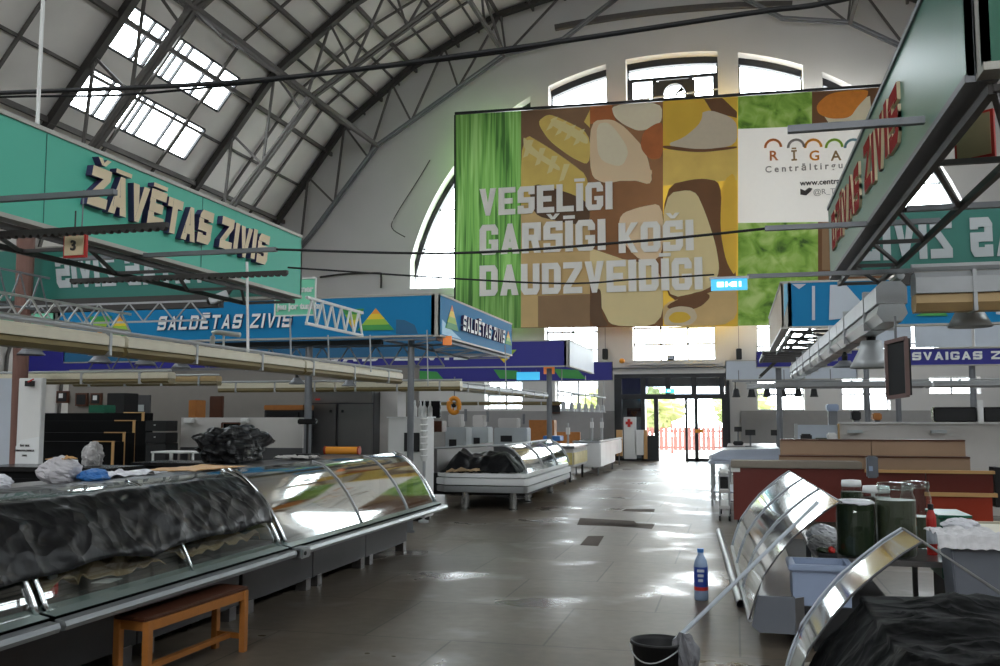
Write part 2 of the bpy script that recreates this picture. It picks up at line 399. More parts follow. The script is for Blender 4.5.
# long lattice girders along the roof kinks
for sg in (-1, 1):
    for (oi, ii) in ((4, 4), (6, 5)):
        g = MB()
        for y0, y1 in zip(TY[1:], TY):
            a = V((C0 + sg * INN[ii][0], y0, INN[ii][1])); c = V((C0 + sg * INN[ii][0], y1, INN[ii][1]))
            g.bar(a, c, .12, .16)
            if oi == 3: continue
            top = V((C0 + sg * (OUT[oi][0] - .2), (y0 + y1) / 2, OUT[oi][1] - .25))
            g.bar(a, top, .09); g.bar(c, top, .09)
            g.bar(a.lerp(c, .5), top, .08)
        struct(g.build('roof_girder', 'purlin_steel'))
# end walls with the great arched window
ARC_A, ARC_B, ARC_Z = 10.85, 10.7, 4.8
def arch(x):
    u = min(1, abs(x - C0) / ARC_A); return ARC_Z + ARC_B * (1 - u ** 2.15) ** (1 / 2.15)
def const(z): return lambda x: z
OPEN = [(-12.6, -7.62, const(6.7), arch), (-6.9, -4.6, const(6.7), arch), (-3.84, -.36, const(6.7), arch), (.4, 2.72, const(6.7), arch), (3.4, 8.4, const(6.7), arch)]
LOW = [(-7.1, -5.05, const(3.5), const(6.2)), (-3.7, -.66, const(3.68), const(6.2)), (.85, 2.9, const(3.5), const(6.2)),
       (-11.2, -9.2, const(3.5), const(6.2)), (5, 7, const(3.5), const(6.2)),
       (.8, 2.46, const(1.8), const(2.95)), (3.75, 5.35, const(1.8), const(2.95)), (6.65, 8.3, const(2.35), const(2.95)),
       (-6.7, -5.05, const(1.85), const(2.95)), (-9.5, -8., const(1.85), const(2.95))]
DOOR = [(-3.3, -.35, const(0), const(2.7))]
def wall(name, y0, y1, opens, m):
    xs = {C0 - 19.5, C0 + 19.5} | {C0 + s * a for a, z in OUT for s in (-1, 1)}
    for o in opens: xs |= {o[0], o[1]}
    for k in range(-80, 81): xs.add(round(C0 + k * .25, 3))
    xs = sorted(x for x in xs if abs(x - C0) <= 19.5); B = MB()
    for a, c in zip(xs, xs[1:]):
        if c - a < 1e-4: continue
        mid = (a + c) / 2
        zs = [(const(0), None)]
        ops = sorted([o for o in opens if o[0] <= mid <= o[1] and o[3](mid) > o[2](mid)], key=lambda o: o[2](mid))
        lo = const(0); segs = []
        for o in ops: segs.append((lo, o[2])); lo = o[3]
        segs.append((lo, lambda x: interp(OUT, abs(x - C0))))
        e = 1e-5
        for f, g in segs:
            za, zb, zc, zd = f(a + e), f(c - e), max(f(c - e), g(c - e)), max(f(a + e), g(a + e))
            if max(zc - zb, zd - za) < 1e-3: continue
            B.prism([(a, y0, za), (c, y0, zb), (c, y0, zc), (a, y0, zd)], (0, y1 - y0, 0))
    return struct(B.build(name, m))
wall('wall_far', YF, YF + .9, OPEN + LOW + DOOR, 'plaster')
wall('wall_near', YB - .5, YB, [(a, c, const(9.5), h) for a, c, l, h in OPEN[1:4]], 'plaster')  # unseen wall; its high openings are added for front fill light
# darker tiled dado of the far wall and a thin ledge under the arch
for x0, x1 in ((-14, -4.3), (.2, 12)):
    b_ = MB(); b_.box(x0, x1, YF - .06, YF, .0, 1.78); struct(b_.build('trim_1' if x0 < 0 else 'trim_2', 'tile_grey'))
struct(MB().box(-15, 11, YF - .35, YF, 6.35, 6.6).build('trim_3', 'plaster'))
# windows of the far wall
def archwin(x0, x1, yy, zlo, kind):
    n = max(3, int((x1 - x0) / .25)); bars = []; pane = []
    pts = [(x0 + (x1 - x0) * k / n) for k in range(n + 1)]
    pts = [x for x in pts if arch(x) > zlo + .05]
    if pts[0] > x0 + 1e-6: pts = [C0 - ARC_A * .985] + pts
    if pts[-1] < x1 - 1e-6: pts = pts + [C0 + ARC_A * .985]
    tp = [V((x, yy, max(zlo, arch(x) - .12))) for x in pts]
    for p, q in zip(tp, tp[1:]): bars.append((p, q, .3))
    for p in (tp[0], tp[-1]): bars.append((V((p.x, yy, zlo)), p, .12))
    if kind == 'mid':
        for z in (13.6, 14.75): bars.append((V((x0, yy, z)), V((x1, yy, z)), .12))
        for x in (x0 + 1.05, x1 - 1.05): bars.append((V((x, yy, 13.6)), V((x, yy, 14.75)), .16))
        for x in (x0 + .1, x1 - .1): bars.append((V((x, yy, 13.6)), V((x, yy, 14.75)), .2))
    else:
        for x in (x0 + (x1 - x0) * .5,):
            if x1 - x0 > 3: bars.append((V((x, yy, zlo)), V((x, yy, arch(x) - .2)), .05))
        if x1 - x0 > 3:
            for z in (8.4, 10.): bars.append((V((x0, yy, z)), V((x1, yy, z)), .05))
    P = [V((p.x, yy + .02, p.z)) for p in tp] + [V((tp[-1].x, yy + .02, zlo)), V((tp[0].x, yy + .02, zlo))]
    return window(bars, [P])
for k, o in enumerate(OPEN):
    w = archwin(o[0] if k else C0 - ARC_A, o[1] if k < 4 else C0 + ARC_A, YF + .7, 6.7, 'mid' if k == 2 else '')
# ventilator box with a round opening in the middle arch window
vb = bpy.data.objects.new('window_ventilator', None); COL.objects.link(vb); vb.location = (C0, YF + .6, 13.6); struct(vb)
b_ = MB(); ring = MB(); cx, cz, r = C0 + .08, 14.05, .42
n = 24
hexo = []
for k in range(n):
    a0, a1 = 2 * math.pi * k / n, 2 * math.pi * (k + 1) / n
    def sq(a):
        c, s = math.cos(a), math.sin(a); f = min(.78 / max(abs(c), 1e-6), .52 / max(abs(s), 1e-6)); return (cx + c * f, cz + .05 + s * f)
    b_.prism([(cx + r * math.cos(a0), YF + .5, cz + r * math.sin(a0)), (cx + r * math.cos(a1), YF + .5, cz + r * math.sin(a1)), (sq(a1)[0], YF + .5, sq(a1)[1]), (sq(a0)[0], YF + .5, sq(a0)[1])], (0, .3, 0))
b_.build('housing', 'dark_steel', vb)
fb = MB()
for k in range(1):
    a = k * 2.1 + .4
    fb.prism([(cx, YF + .6, cz), (cx + .4 * math.cos(a), YF + .6, cz + .4 * math.sin(a)), (cx + .4 * math.cos(a + .5), YF + .66, cz + .4 * math.sin(a + .5))], (0, .03, 0))
fb.build('blade', 'dark_steel', vb)
b_ = MB().bar((-3.8, YF + .05, 13.75), (-.36, YF + .05, 13.95), .05); b_.build('tie_rod', 'light_steel', vb)
def rectwin(o, nx, nz, m='light_steel'):
    x0, x1, z0, z1 = o[0], o[1], o[2](0), o[3](0); y = YF + .6; bars = []
    for k in range(nx + 1): x = x0 + (x1 - x0) * k / nx; bars.append((V((x, y, z0)), V((x, y, z1)), .07))
    for k in range(nz + 1): z = z0 + (z1 - z0) * k / nz; bars.append((V((x0, y, z)), V((x1, y, z)), .07))
    window(bars, [[(x0, y, z0), (x1, y, z0), (x1, y, z1), (x0, y, z1)]], m)
for o in LOW: rectwin(o, 3 if o[1] - o[0] > 2.5 else 2, 4 if o[3](0) > 4 else 2)
struct(MB().box(-3.85, -.5, YF - .12, YF, 3.5, 3.66).build('trim_4', 'plaster'))
# arch moulding on the far wall above the windows
am = MB()
pts = [V((C0 + x * .5, YF - .1, 17.15 - .012 * (x * .5) ** 2)) for x in range(-9, 10)]
for p, q in zip(pts, pts[1:]): am.bar(p, q, .2, .22, up=(0, 1, 0))
struct(am.build('trim_5', 'purlin_steel'))
# ------------------------------------------------------------------ outside
mat('paving', (150, 146, 140), .9, var=.15); mat('fence_pink', (150, 96, 88), .7, var=.1); mat('leaf', (150, 160, 104), .8, var=.3, sc=3); mat('trunk', (80, 64, 50), .9)
struct(MB().box(-30, 28, YF + .5, YF + 40, -.25, -.02).build('exterior_ground', 'paving'))
f = thing('street_fence', 'pinkish slatted street fence outside the open entrance doors', 'fence', (-1.6, YF + 6, -.02))
for k in range(5):
    x = -6.6 + k * 2; b_ = MB()
    for j in range(9): b_.box(x + j * .2, x + j * .2 + .15, YF + 6, YF + 6.06, .12, 1.1)
    b_.build('fence_panel', 'fence_pink', f)
    MB().box(x - .12, x - .02, YF + 5.97, YF + 6.1, -.02, 1.25).build('post', 'fence_pink', f)
MB().box(-6.7, 3.3, YF + 6.06, YF + 6.1, .2, .28).box(-6.7, 3.3, YF + 6.06, YF + 6.1, .9, .98).build('rail', 'fence_pink', f)
for i, (x, y, r) in enumerate(((-3.6, YF + 9.5, 1.15), (.4, YF + 11, 1.25), (-6.4, YF + 10, 1.2))):
    t = thing('street_tree', ['sunlit green tree seen through the open doorway', 'sunlit green tree seen through the right-hand glass door', 'sunlit green tree seen through the narrow glass beside the doorway'][i], 'tree', (x, y, -.02), 'street trees outside')
    MB().tube([(x, y, -.02), (x + .05, y, .7), (x, y, 1.6)], [.1, .08, .05], 8).build('trunk', 'trunk', t)
    lump('crown', (x, y, 1.0 + r * .75), (r, r * .8, r * .75), 'leaf', t, .45, 2.2, i, 40, 26)
# ------------------------------------------------------------------ entrance
DY = 34.2
def dx(px): return aty(px, 420, DY).x
en = bpy.data.objects.new('door_1', None); COL.objects.link(en); en.location = (dx(672), DY, 0); struct(en)
ztop, ztr = 3.0, 2.3
b_ = MB()
for a, c in ((617, 622), (641, 645), (654, 658.5), (685, 687.5), (694.5, 698), (722, 727)): b_.box(dx(a), dx(c), DY, DY + .12, 0, ztr)
b_.box(dx(617), dx(727), DY - .02, DY + .14, ztr - .12, ztr + .06).box(dx(615), dx(729), DY - .05, DY + .2, ztop - .06, ztop + .08)
for a in (617, 641, 666, 692, 720): b_.box(dx(a), dx(a + 5), DY, DY + .1, ztr, ztop)
b_.box(dx(622), dx(654), DY, DY + .1, 0, .1).box(dx(687), dx(722), DY, DY + .1, 0, .1)
b_.build('door_frame', 'black_frame', en)
for a, c, z0, z1 in ((622, 641, ztr, ztop), (646, 666, ztr, ztop), (671, 692, ztr, ztop), (697, 720, ztr, ztop), (622, 641, .1, ztr), (645, 654, .1, ztr), (687.5, 694.5, .1, ztr), (698, 722, .1, ztr)):
    MB().box(dx(a), dx(c), DY + .04, DY + .05, z0, z1).build('pane', 'dark_pane' if z0 > 1 or c < 642 else 'pane', en)
MB().box(dx(645), dx(654), DY + .02, DY + .09, .1, .9).build('kick_plate', 'black_frame', en)
MB().box(dx(695), dx(703), DY - .08, DY - .03, 1.0, 1.12).build('door_handle', 'orange', en)
# vestibule side walls and roof
b_ = MB().box(dx(617) - .1, dx(617), DY + .1, YF, 0, ztop).box(dx(727), dx(727) + .1, DY + .1, YF, 0, ztop).box(dx(617) - .1, dx(727) + .1, DY + .1, YF, ztop, ztop + .08)
b_.build('vestibule_shell', 'black_frame', en)
mat('exit_green', (60, 190, 190), .4, emit=(90, 220, 230), es=1.2)
mat('exit_white', (235, 250, 250), .4, emit=(235, 250, 255), es=1.6)
e = thing('exit_sign', 'small lit teal exit sign above the open entrance doorway', 'sign', (dx(671), DY - .03, ztr + .1))
MB().box(dx(666), dx(675), DY - .08, DY - .02, ztr + .1, ztr + .24).build('sign_case', 'exit_green', e); MB().box(dx(668), dx(671), DY - .085, DY - .08, ztr + .13, ztr + .21).build('arrow', 'exit_white', e)
# hand-hygiene stand with a red emblem
s_ = thing('notice_stand', 'white stand with a red emblem by the dark entrance glass', 'stand', (dx(630), DY - .5, 0))
a = lambda x, y: aty(x, y, DY - .5)
def pxbox(B, x0, x1, y0, y1, Y, d):
    p = aty(x0, y1, Y); q = aty(x1, y0, Y); return B.box(p.x, q.x, Y, Y + d, max(0.0, p.z), q.z)
pxbox(MB(), 624, 636, 417, 459, DY - .5, .12).build('panel', 'white', s_, bevel=.015)
pxbox(MB(), 635, 643, 430, 455, DY - .5, .3).build('cabinet', 'white', s_, bevel=.01)
p = a(629, 423)
MB().box(p.x - .12, p.x + .12, DY - .52, DY - .5, p.z - .05, p.z + .05).box(p.x - .05, p.x + .05, DY - .525, DY - .5, p.z - .14, p.z + .14).build('emblem', 'red', s_)
o = pxbox(MB(), 616.5, 622, 430, 456, DY - .4, .2).build('leaning_board', 'wood_edge'); tag(o, 'upright tan board beside the entrance frame', 'board')
o = pxbox(MB(), 643.8, 647, 430, 459, DY - .17, .1).build('leaning_board', 'wood_edge'); tag(o, 'upright tan board at the cabinet by the dark door', 'board')
mat('maroon', (96, 30, 40), .6)
o = pxbox(MB(), 627, 641, 408, 417, DY + .3, .2).build('awning_box', 'maroon'); tag(o, 'maroon box behind the entrance glass above the white stand', 'box')
# ------------------------------------------------------------------ the banner
BY = 35.1
def bp(x, y, k=0): p = aty(x, y, BY); return V((p.x, BY - .004 * k, p.z))
mat('paper_white', (240, 234, 226), .6, var=.02); mat('banner_letter', (250, 246, 238), .5, var=.02)
mat('bread', (250, 210, 112), .6, var=.2, sc=1.5); mat('bread_light', (255, 232, 164), .6, var=.1, sc=2.5); mat('bread_dark', (112, 84, 60), .7, var=.25, sc=1)
mat('potato', (255, 222, 180), .6, var=.06, sc=1.2); mat('potato_light', (255, 238, 206), .6, var=.05); mat('skin', (196, 112, 58), .6, var=.4, sc=1.6); mat('cheese', (246, 224, 166), .6, var=.07, sc=1.2); mat('cheese_yellow', (252, 200, 70), .6, var=.15, sc=1); mat('cheese_grey', (226, 210, 184), .6, var=.06)
mat('brown_shade', (128, 88, 56), .7, var=.3, sc=1); mat('tan_paper', (150, 122, 86), .7, var=.15, sc=1); mat('spice', (246, 146, 50), .6, var=.2, sc=5)
mat('sand', (226, 192, 132), .6, var=.14, sc=1.2); mat('terr', (158, 126, 92), .7, var=.15, sc=1.2)
def ramp2(name, sc, cols, kind='noise'):
    M, nt, b = nodes(name); tc = nt.nodes.new('ShaderNodeTexCoord'); b.inputs['Roughness'].default_value = .6
    if kind == 'beans':
        mp = nt.nodes.new('ShaderNodeMapping'); mp.inputs['Scale'].default_value = (1, 1, .035); n = nt.nodes.new('ShaderNodeTexNoise'); n.inputs['Scale'].default_value = sc; n.inputs['Detail'].default_value = 2; n.inputs['Distortion'].default_value = .8
        nt.links.new(tc.outputs['Object'], mp.inputs[0]); nt.links.new(mp.outputs[0], n.inputs['Vector'])
    else:
        n = nt.nodes.new('ShaderNodeTexNoise'); n.inputs['Scale'].default_value = sc; n.inputs['Detail'].default_value = 5; n.inputs['Distortion'].default_value = .6; nt.links.new(tc.outputs['Object'], n.inputs['Vector'])
    r = nt.nodes.new('ShaderNodeValToRGB'); el = r.color_ramp.elements
    while len(el) < len(cols): el.new(.5)
    for k, (p, c) in enumerate(cols): el[k].position = p; el[k].color = s2l(c) + (1,)
    nt.links.new(n.outputs['Fac'], r.inputs[0]); nt.links.new(r.outputs[0], b.inputs['Base Color'])
ramp2('beans', 6., [(.34, (60, 104, 42)), (.42, (98, 152, 68)), (.54, (126, 180, 88)), (.68, (160, 206, 122))], 'beans')
ramp2('salad', 1.6, [(.3, (66, 100, 30)), (.42, (132, 180, 62)), (.52, (164, 206, 88)), (.68, (206, 230, 140))])
bn = thing('hanging_banner', 'huge food photo banner hanging across the arched end window', 'banner', tuple(bp(672, 326)))
B = MB(); ML = ['paper_white', 'beans', 'bread', 'bread_light', 'bread_dark', 'potato', 'potato_light', 'skin', 'cheese', 'cheese_yellow', 'cheese_grey', 'brown_shade', 'tan_paper', 'spice', 'sand', 'terr', 'salad', 'black_frame', 'letter_cream']
def pic(name, pts, k):
    if len(pts) > 4:
        for _ in range(2):  # rounded corners for the printed food
            pts = [q for a, c in zip(pts, pts[1:] + pts[:1]) for q in ((a[0] * .8 + c[0] * .2, a[1] * .8 + c[1] * .2), (a[0] * .2 + c[0] * .8, a[1] * .2 + c[1] * .8))]
    B.mat(ML.index(name)).poly([bp(x, y, k) for x, y in pts])
XR = 884
top = lambda x: 115 - (x - 457) * .0655
bot = lambda x: 328 - (x - 520) * .009
P4 = lambda x0, x1, y0=None, y1=None: [(x0, y0 if y0 else top(x0)), (x1, y0 if y0 else top(x1)), (x1, y1 if y1 else bot(x1)), (x0, y1 if y1 else bot(x0))]
p0_ = [bp(x, y) for x, y in P4(455, XR)]
pic('beans', P4(455, 521), 0); pic('bread_dark', P4(521, 590), 0); pic('brown_shade', P4(590, 663), 0); pic('cheese_yellow', P4(663, 738), 0); pic('paper_white', P4(738, XR), 0)
# loaves
pic('bread', [(521, 131), (548, 147), (570, 162), (590, 178), (590, 250), (521, 250)], 1); pic('bread_light', [(523, 135), (535, 150), (560, 166), (560, 172), (540, 160), (524, 150)], 2)
pic('bread', [(537, 122), (548, 114), (560, 118), (590, 133), (590, 166), (572, 158), (549, 141)], 3); pic('bread_light', [(550, 118), (562, 121), (588, 136), (588, 146), (566, 133), (552, 126)], 4)
pic('bread', [(584, 122), (590, 110), (590, 128)], 5)
pic('sand', [(521, 205), (590, 205), (590, 326.5), (521, 327.5)], 2); pic('terr', [(538, 296), (590, 294), (590, 326.5), (538, 327)], 3); pic('bread_dark', [(528, 180), (590, 200), (590, 226), (560, 222), (533, 215)], 4)
pic('sand', [(521, 236), (560, 232), (590, 240), (590, 262), (521, 264)], 5)
for i in range(4): pic('bread_light', [(553 + i * 9, 118 + i * 4), (558 + i * 9, 117 + i * 4), (552 + i * 9, 128 + i * 5), (546 + i * 9, 131 + i * 5)], 5)
for i in range(4): pic('bread_light', [(528 + i * 12, 140 + i * 8), (534 + i * 12, 140 + i * 8), (528 + i * 12, 156 + i * 8), (523 + i * 12, 158 + i * 8)], 6)
# potatoes
pic('skin', [(590, 106.5), (612, 105), (616, 122), (590, 124)], 1); pic('potato', [(590, 121), (612, 119), (625, 127), (646, 150), (654, 186), (630, 179), (605, 184), (590, 176)], 2); pic('potato_light', [(611, 105), (662, 102), (662, 124), (640, 132), (624, 125), (614, 117)], 3)
pic('skin', [(643, 132), (655, 124), (663, 122), (663, 158), (650, 160), (640, 148)], 4); pic('potato_light', [(596, 124), (610, 122), (630, 150), (622, 168), (598, 160)], 3)
pic('potato', [(592, 168), (652, 168), (652, 176), (640, 181), (608, 181)], 4); pic('potato', [(620, 214), (640, 207), (663, 203), (663, 258), (640, 262), (618, 236)], 5)
pic('cheese', [(597, 300), (600, 262), (625, 258), (663, 270), (663, 326), (611, 326.5), (604, 312)], 6); pic('cheese', [(590, 248), (625, 260), (640, 268), (590, 280)], 7)
pic('bread_dark', [(590, 296), (601, 286), (602, 316), (610, 326.4), (590, 326.6)], 8)
# cheeses
pic('cheese_yellow', [(663, 101), (737, 96.7), (737, 150), (663, 146)], 1); pic('brown_shade', [(704, 99), (737, 97), (737, 118), (712, 112)], 2); pic('cheese_yellow', [(722, 97.8), (737, 97), (737, 112)], 3)
pic('cheese_grey', [(664, 146), (690, 132), (704, 108), (737, 119), (737, 146), (700, 150)], 4); pic('cheese_yellow', [(664, 104), (703, 103), (702, 122), (684, 138), (664, 145)], 5); pic('brown_shade', [(663, 145), (700, 150), (737, 146), (737, 148.6), (700, 153), (663, 149)], 6)
pic('bread', [(663, 150), (737, 149), (737, 180), (663, 186)], 2); pic('brown_shade', [(663, 186), (700, 178), (722, 182), (720, 235), (736, 268), (736, 290), (700, 300), (663, 300)], 7)
pic('cheese', [(663, 194), (695, 189), (706, 214), (716, 245), (720, 272), (710, 290), (663, 300)], 8); pic('cheese_yellow', [(722, 182), (737, 170), (737, 280), (726, 262), (720, 230)], 8)
pic('sand', [(663, 302), (700, 296), (722, 288), (737, 284), (737, 325.6), (663, 326.2)], 9); pic('brown_shade', [(664, 306), (700, 290), (712, 296), (700, 308), (676, 312)], 10)
pic('letter_cream', [(664, 318), (668, 309), (680, 306), (694, 308), (698, 318), (690, 326), (664, 326)], 11); pic('orange', [], 0) if 0 else None
pic('cheese_yellow', [(668, 318), (674, 312), (686, 312), (692, 318), (684, 323), (672, 323)], 12)
# greens, spice and the white field
pic('salad', [(738, 96.6), (812, 91.8), (812, 126), (738, 129)], 1); pic('brown_shade', [(812, 91.8), (XR, 87.2), (XR, 122), (812, 126)], 1); pic('potato_light', [(820, 110), (870, 96), (872, 122), (830, 125)], 2)
pic('spice', [(816, 105), (830, 92.5), (868, 89), (868, 96), (858, 106), (850, 118), (830, 119), (818, 114)], 3); pic('salad', [(738, 223), (818, 222), (818, 324.8), (738, 325.6)], 1)
pic('brown_shade', [(818, 222), (XR, 221), (XR, 323.8), (818, 324.8)], 1); pic('terr', [(822, 222), (836, 222), (836, 270), (822, 270)], 2)
for n_ in ML:
    if n_ in ('black_frame',): continue
    nt = MATS[n_].node_tree; out = nt.nodes['Material Output']; pb_ = nt.nodes['Principled BSDF']
    tr = nt.nodes.new('ShaderNodeBsdfTranslucent'); ms = nt.nodes.new('ShaderNodeMixShader'); ms.inputs[0].default_value = .05
    src = pb_.inputs['Base Color'].links[0].from_socket; nt.links.new(src, tr.inputs[0])
    nt.links.new(pb_.outputs[0], ms.inputs[1]); nt.links.new(tr.outputs[0], ms.inputs[2]); nt.links.new(ms.outputs[0], out.inputs[0])
B.build('printed_cloth', ML, bn, fix=False)
b_ = MB().bar(bp(455, top(455) - 1) + V((0, 0, .02)), bp(XR, top(XR) - 1) + V((0, 0, .02)), .1).bar(bp(455, top(455)), bp(455, 326), .06); b_.build('top_rail', 'black_frame', bn)
for s, x0, x1, yb, yt in (('VESELĪGI', 480, 613, 216.5, 189.5), ('GARŠĪGI', 480, 606, 255.5, 225.5), ('KOŠI', 619, 694, 253.5, 223.5), ('DAUDZVEIDĪGI', 480, 703, 296.5, 266)):
    o_ = bp(x0, yb, 16); r_ = bp(x1, yb, 16); h_ = bp(x0, yt, 16).z - o_.z
    letters(s, o_, V((1, 0, 0)), (0, 0, 1), h_, r_.x - o_.x, 'banner_letter', 'lettering', bn, .02, tx=.36, ty=.2, gap=.13, wI=.4, each=False)
mat('logo_brown', (168, 138, 96), .6); mat('logo_grey', (150, 142, 136), .6); mat('logo_orange', (206, 120, 60), .6); mat('logo_teal', (110, 150, 160), .6); mat('ink', (60, 54, 52), .6)
for k, (x, mm) in enumerate(((773, 'logo_orange'), (796, 'paper_white'), (813, 'orange'), (834, 'lime'), (853, 'logo_teal'))):
    g = MB(); c = bp(x, 148, 16); R_ = .32
    for j in range(10):
        a0, a1 = math.pi * j / 10, math.pi * (j + 1) / 10
        g.poly([c + V((math.cos(t) * rr, 0, math.sin(t) * rr * 1.05)) for t, rr in ((a0, R_), (a1, R_), (a1, R_ - .09), (a0, R_ - .09))])
    g.build('logo_arch', 'logo_grey' if mm == 'paper_white' else mm, bn, fix=False)
for ch, x, mm in (('R', 769, 'logo_orange'), ('Ī', 791, 'logo_brown'), ('G', 809, 'orange'), ('A', 831, 'logo_brown'), ('S', 852, 'logo_teal')):
    vtext(ch, bp(x, 161, 16), (1, 0, 0), (0, 0, 1), bp(x, 151, 16).z - bp(x, 161, 16).z, mm, 'logo_letter', bn, bold=.01)
vtext('C e n t r ā l t i r g u s', bp(765, 173, 16), (1, 0, 0), (0, 0, 1), .24, 'logo_grey', 'caption', bn, bold=.006)
vtext('www.centraltirgus.lv', bp(800, 186, 16), (1, 0, 0), (0, 0, 1), .2, 'ink', 'caption', bn, bold=.006)
vtext('@R_TIRGUS', bp(813, 195, 16), (1, 0, 0), (0, 0, 1), .2, 'logo_grey', 'caption', bn)
c = bp(806, 192, 16); MB().poly([c + V(q) for q in ((-.2, 0, -.1), (0, 0, -.14), (.16, 0, .0), (.22, 0, .1), (.1, 0, .14), (-.04, 0, .04), (-.2, 0, .12))]).build('bird_mark', 'ink', bn, fix=False)
# ------------------------------------------------------------------ stall canopies: fascia signs
ZB, ZT = 2.62, 3.2
mat('teal_shaded', (62, 112, 96), .3, var=.08, sc=1.2, spec=.35); mat('green_dark', (22, 96, 72), .4, var=.06); mat('tan_panel', (168, 148, 118), .6, var=.08)  # first: the sign teal with the aisle face's shading put into the colour
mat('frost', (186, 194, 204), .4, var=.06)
def fascia(name, label, a, c, z0, z1, face, back, nrm, th=.09, trim='trim_alu', group=None):
    """a sign board from a to c (plan points), its face looking along nrm"""
    a = V((a[0], a[1], 0)); c = V((c[0], c[1], 0)); n = V((nrm[0], nrm[1], 0)).normalized()
    t = thing(name, label, 'sign', (a.x, a.y, z0), group)
    pr = lambda f0, f1, u, w: MB().prism([a + n * f0 + V((0, 0, u)), c + n * f0 + V((0, 0, u)), c + n * f0 + V((0, 0, w)), a + n * f0 + V((0, 0, w))], n * (f1 - f0))
    pr(-.02, 0, z0 + .02, z1 - .02).build('face_panel', face, t)
    pr(-th, -th + .02, z0 + .02, z1 - .02).build('back_panel', back, t)
    pr(-th, .01, z1 - .025, z1).build('top_trim', trim, t); pr(-th, .01, z0, z0 + .025).build('bottom_trim', trim, t)
    d = (c - a).normalized()
    for p, s in ((a, 1), (c, -1)):
        q = p + d * (.012 * s); MB().bar(q - n * (th / 2) + V((0, 0, z0 + .025)), q - n * (th / 2) + V((0, 0, z1 - .025)), .024, th, up=n).build('end_trim', trim, t)
    return t
XL, XRR = -3.8, .75
def logo(o, rt, k, t, flip, cols):
    """two-tone triangle mark made of bands"""
    o = V(o); rt = V(rt).normalized(); up = V((0, 0, 1)); n = rt.cross(up); W, Hh = k
    for i, cmat in enumerate(cols):
        u0, u1 = i / len(cols), (i + 1) / len(cols)
        z0, z1 = (Hh * (1 - u0), Hh * (1 - u1)) if not flip else (Hh * u0, Hh * u1)
        h0, h1 = W / 2 * u0, W / 2 * u1
        P = [o + rt * (W / 2 - h0) + up * z0, o + rt * (W / 2 + h0) + up * z0, o + rt * (W / 2 + h1) + up * z1, o + rt * (W / 2 - h1) + up * z1]
        MB().prism([p + n * (.002 + .001 * i) for p in (P if u0 > 0 else P[1:])], n * .006).build('logo_band', cmat, t)
# first row: smoked fish
s = fascia('stall_sign', 'long teal fascia sign with cream raised lettering above the first counter', (XL, 2.9), (XL, 7.88), ZB, ZT, 'teal', 'teal_back', (1, 0))
letters('ŽĀVĒTAS ZIVIS', (XL, 4.86, 2.815), (0, 1, 0), (0, 0, 1), .25, 2.26, 'letter_cream', 'letter', s, .045, tx=.36, ty=.26, gap=.12, shear=.2, side='letter_side', steps=[.05, .02, .0, .05, .0, -.06, 0, 0, .05, 0, -.02, .03, -.04])
for y in (4.55, 6.2): MB().box(XL + .001, XL + .003, y, y + .006, ZB + .03, ZT - .03).build('seam', 'teal_back', s)
s = fascia('stall_sign', 'dark teal sign back with pale mirrored lettering behind the brown column', (XL - .1, 7.9), (-13., 7.9), ZB, ZT, 'teal', 'teal_back', (0, 1))
letters('ŽĀVĒTAS ZIVIS', (-8.3, 7.808, 2.8), (1, 0, 0), (0, 0, 1), .29, 0, 'letter_grey', 'letter', s, .004) if 0 else letters('ŽĀVĒTAS ZIVIS', (-6.32, 7.81, 2.79), (1, 0, 0), (0, 0, 1), .3, 1.95, 'letter_grey', 'letter', s, -.006, tx=.34, ty=.24, gap=.14, shear=.15, mirror=True)
s = fascia('stall_sign', 'pale mint fascia sign behind the brown column, next to the blue sign', (-9.75, 12.0), (-13.2, 12.0), ZB, ZT, 'teal_light', 'teal_back', (0, -1))
# second row: frozen fish
s = fascia('stall_sign', 'long blue fascia sign facing the camera with white lettering and triangle marks', (-9.72, 12.05), (XL - .095, 12.05), ZB, ZT, 'blue', 'blue_back', (0, -1))
q = lambda x, y: aty(x, y, 12.04)
a, c = q(158, 330), q(291, 330)
letters('SALDĒTAS ZIVIS', (a.x, 12.045, 2.79), (1, 0, 0), (0, 0, 1), .2, c.x - a.x, 'letter_white', 'letter', s, .03, tx=.24, ty=.2, gap=.3, shear=.18, wI=.26, side='letter_side')
for x0, x1, fl_ in ((88, 112, 1), (104, 134, 0), (342, 364, 1), (357, 394, 0)):
    a, c = q(x0, 330), q(x1, 330)
    logo((a.x, 12.048, 2.72), (1, 0, 0), (c.x - a.x, .3), s, fl_, ['orange', 'yellow', 'lime', 'green'])
a = q(396, 330); c = q(418, 330)
MB().prism([(a.x, 12.047, 2.66), (c.x, 12.047, 2.66), (c.x - .05, 12.047, 2.78), (a.x + .12, 12.047, 2.85), (a.x, 12.047, 2.86)], (0, -.004, 0)).build('iceberg_mark', 'blue_back', s)
s = fascia('stall_sign', 'blue fascia sign along the aisle at the corner, white lettering between two triangles', (XL, 12.05), (XL, 16.3), ZB, ZT, 'blue', 'blue_back', (1, 0))
letters('SALDĒTAS ZIVIS', (XL, 13.05, 2.79), (0, 1, 0), (0, 0, 1), .22, 2.55, 'letter_white', 'letter', s, .04, tx=.26, ty=.22, gap=.3, shear=.12, wI=.26, side='letter_side')
logo((XL, 12.3, 2.76), (0, 1, 0), (.62, .34), s, 0, ['orange', 'yellow', 'lime', 'green']); logo((XL, 15.75, 2.8), (0, 1, 0), (.5, .24), s, 0, ['orange', 'yellow', 'lime', 'green'])
MB().prism([(XL + .001, 12.15, 2.66), (XL + .001, 13.1, 2.66), (XL + .001, 12.7, 2.73), (XL + .001, 12.15, 2.86)], (.004, 0, 0)).build('iceberg_mark', 'ice', s)
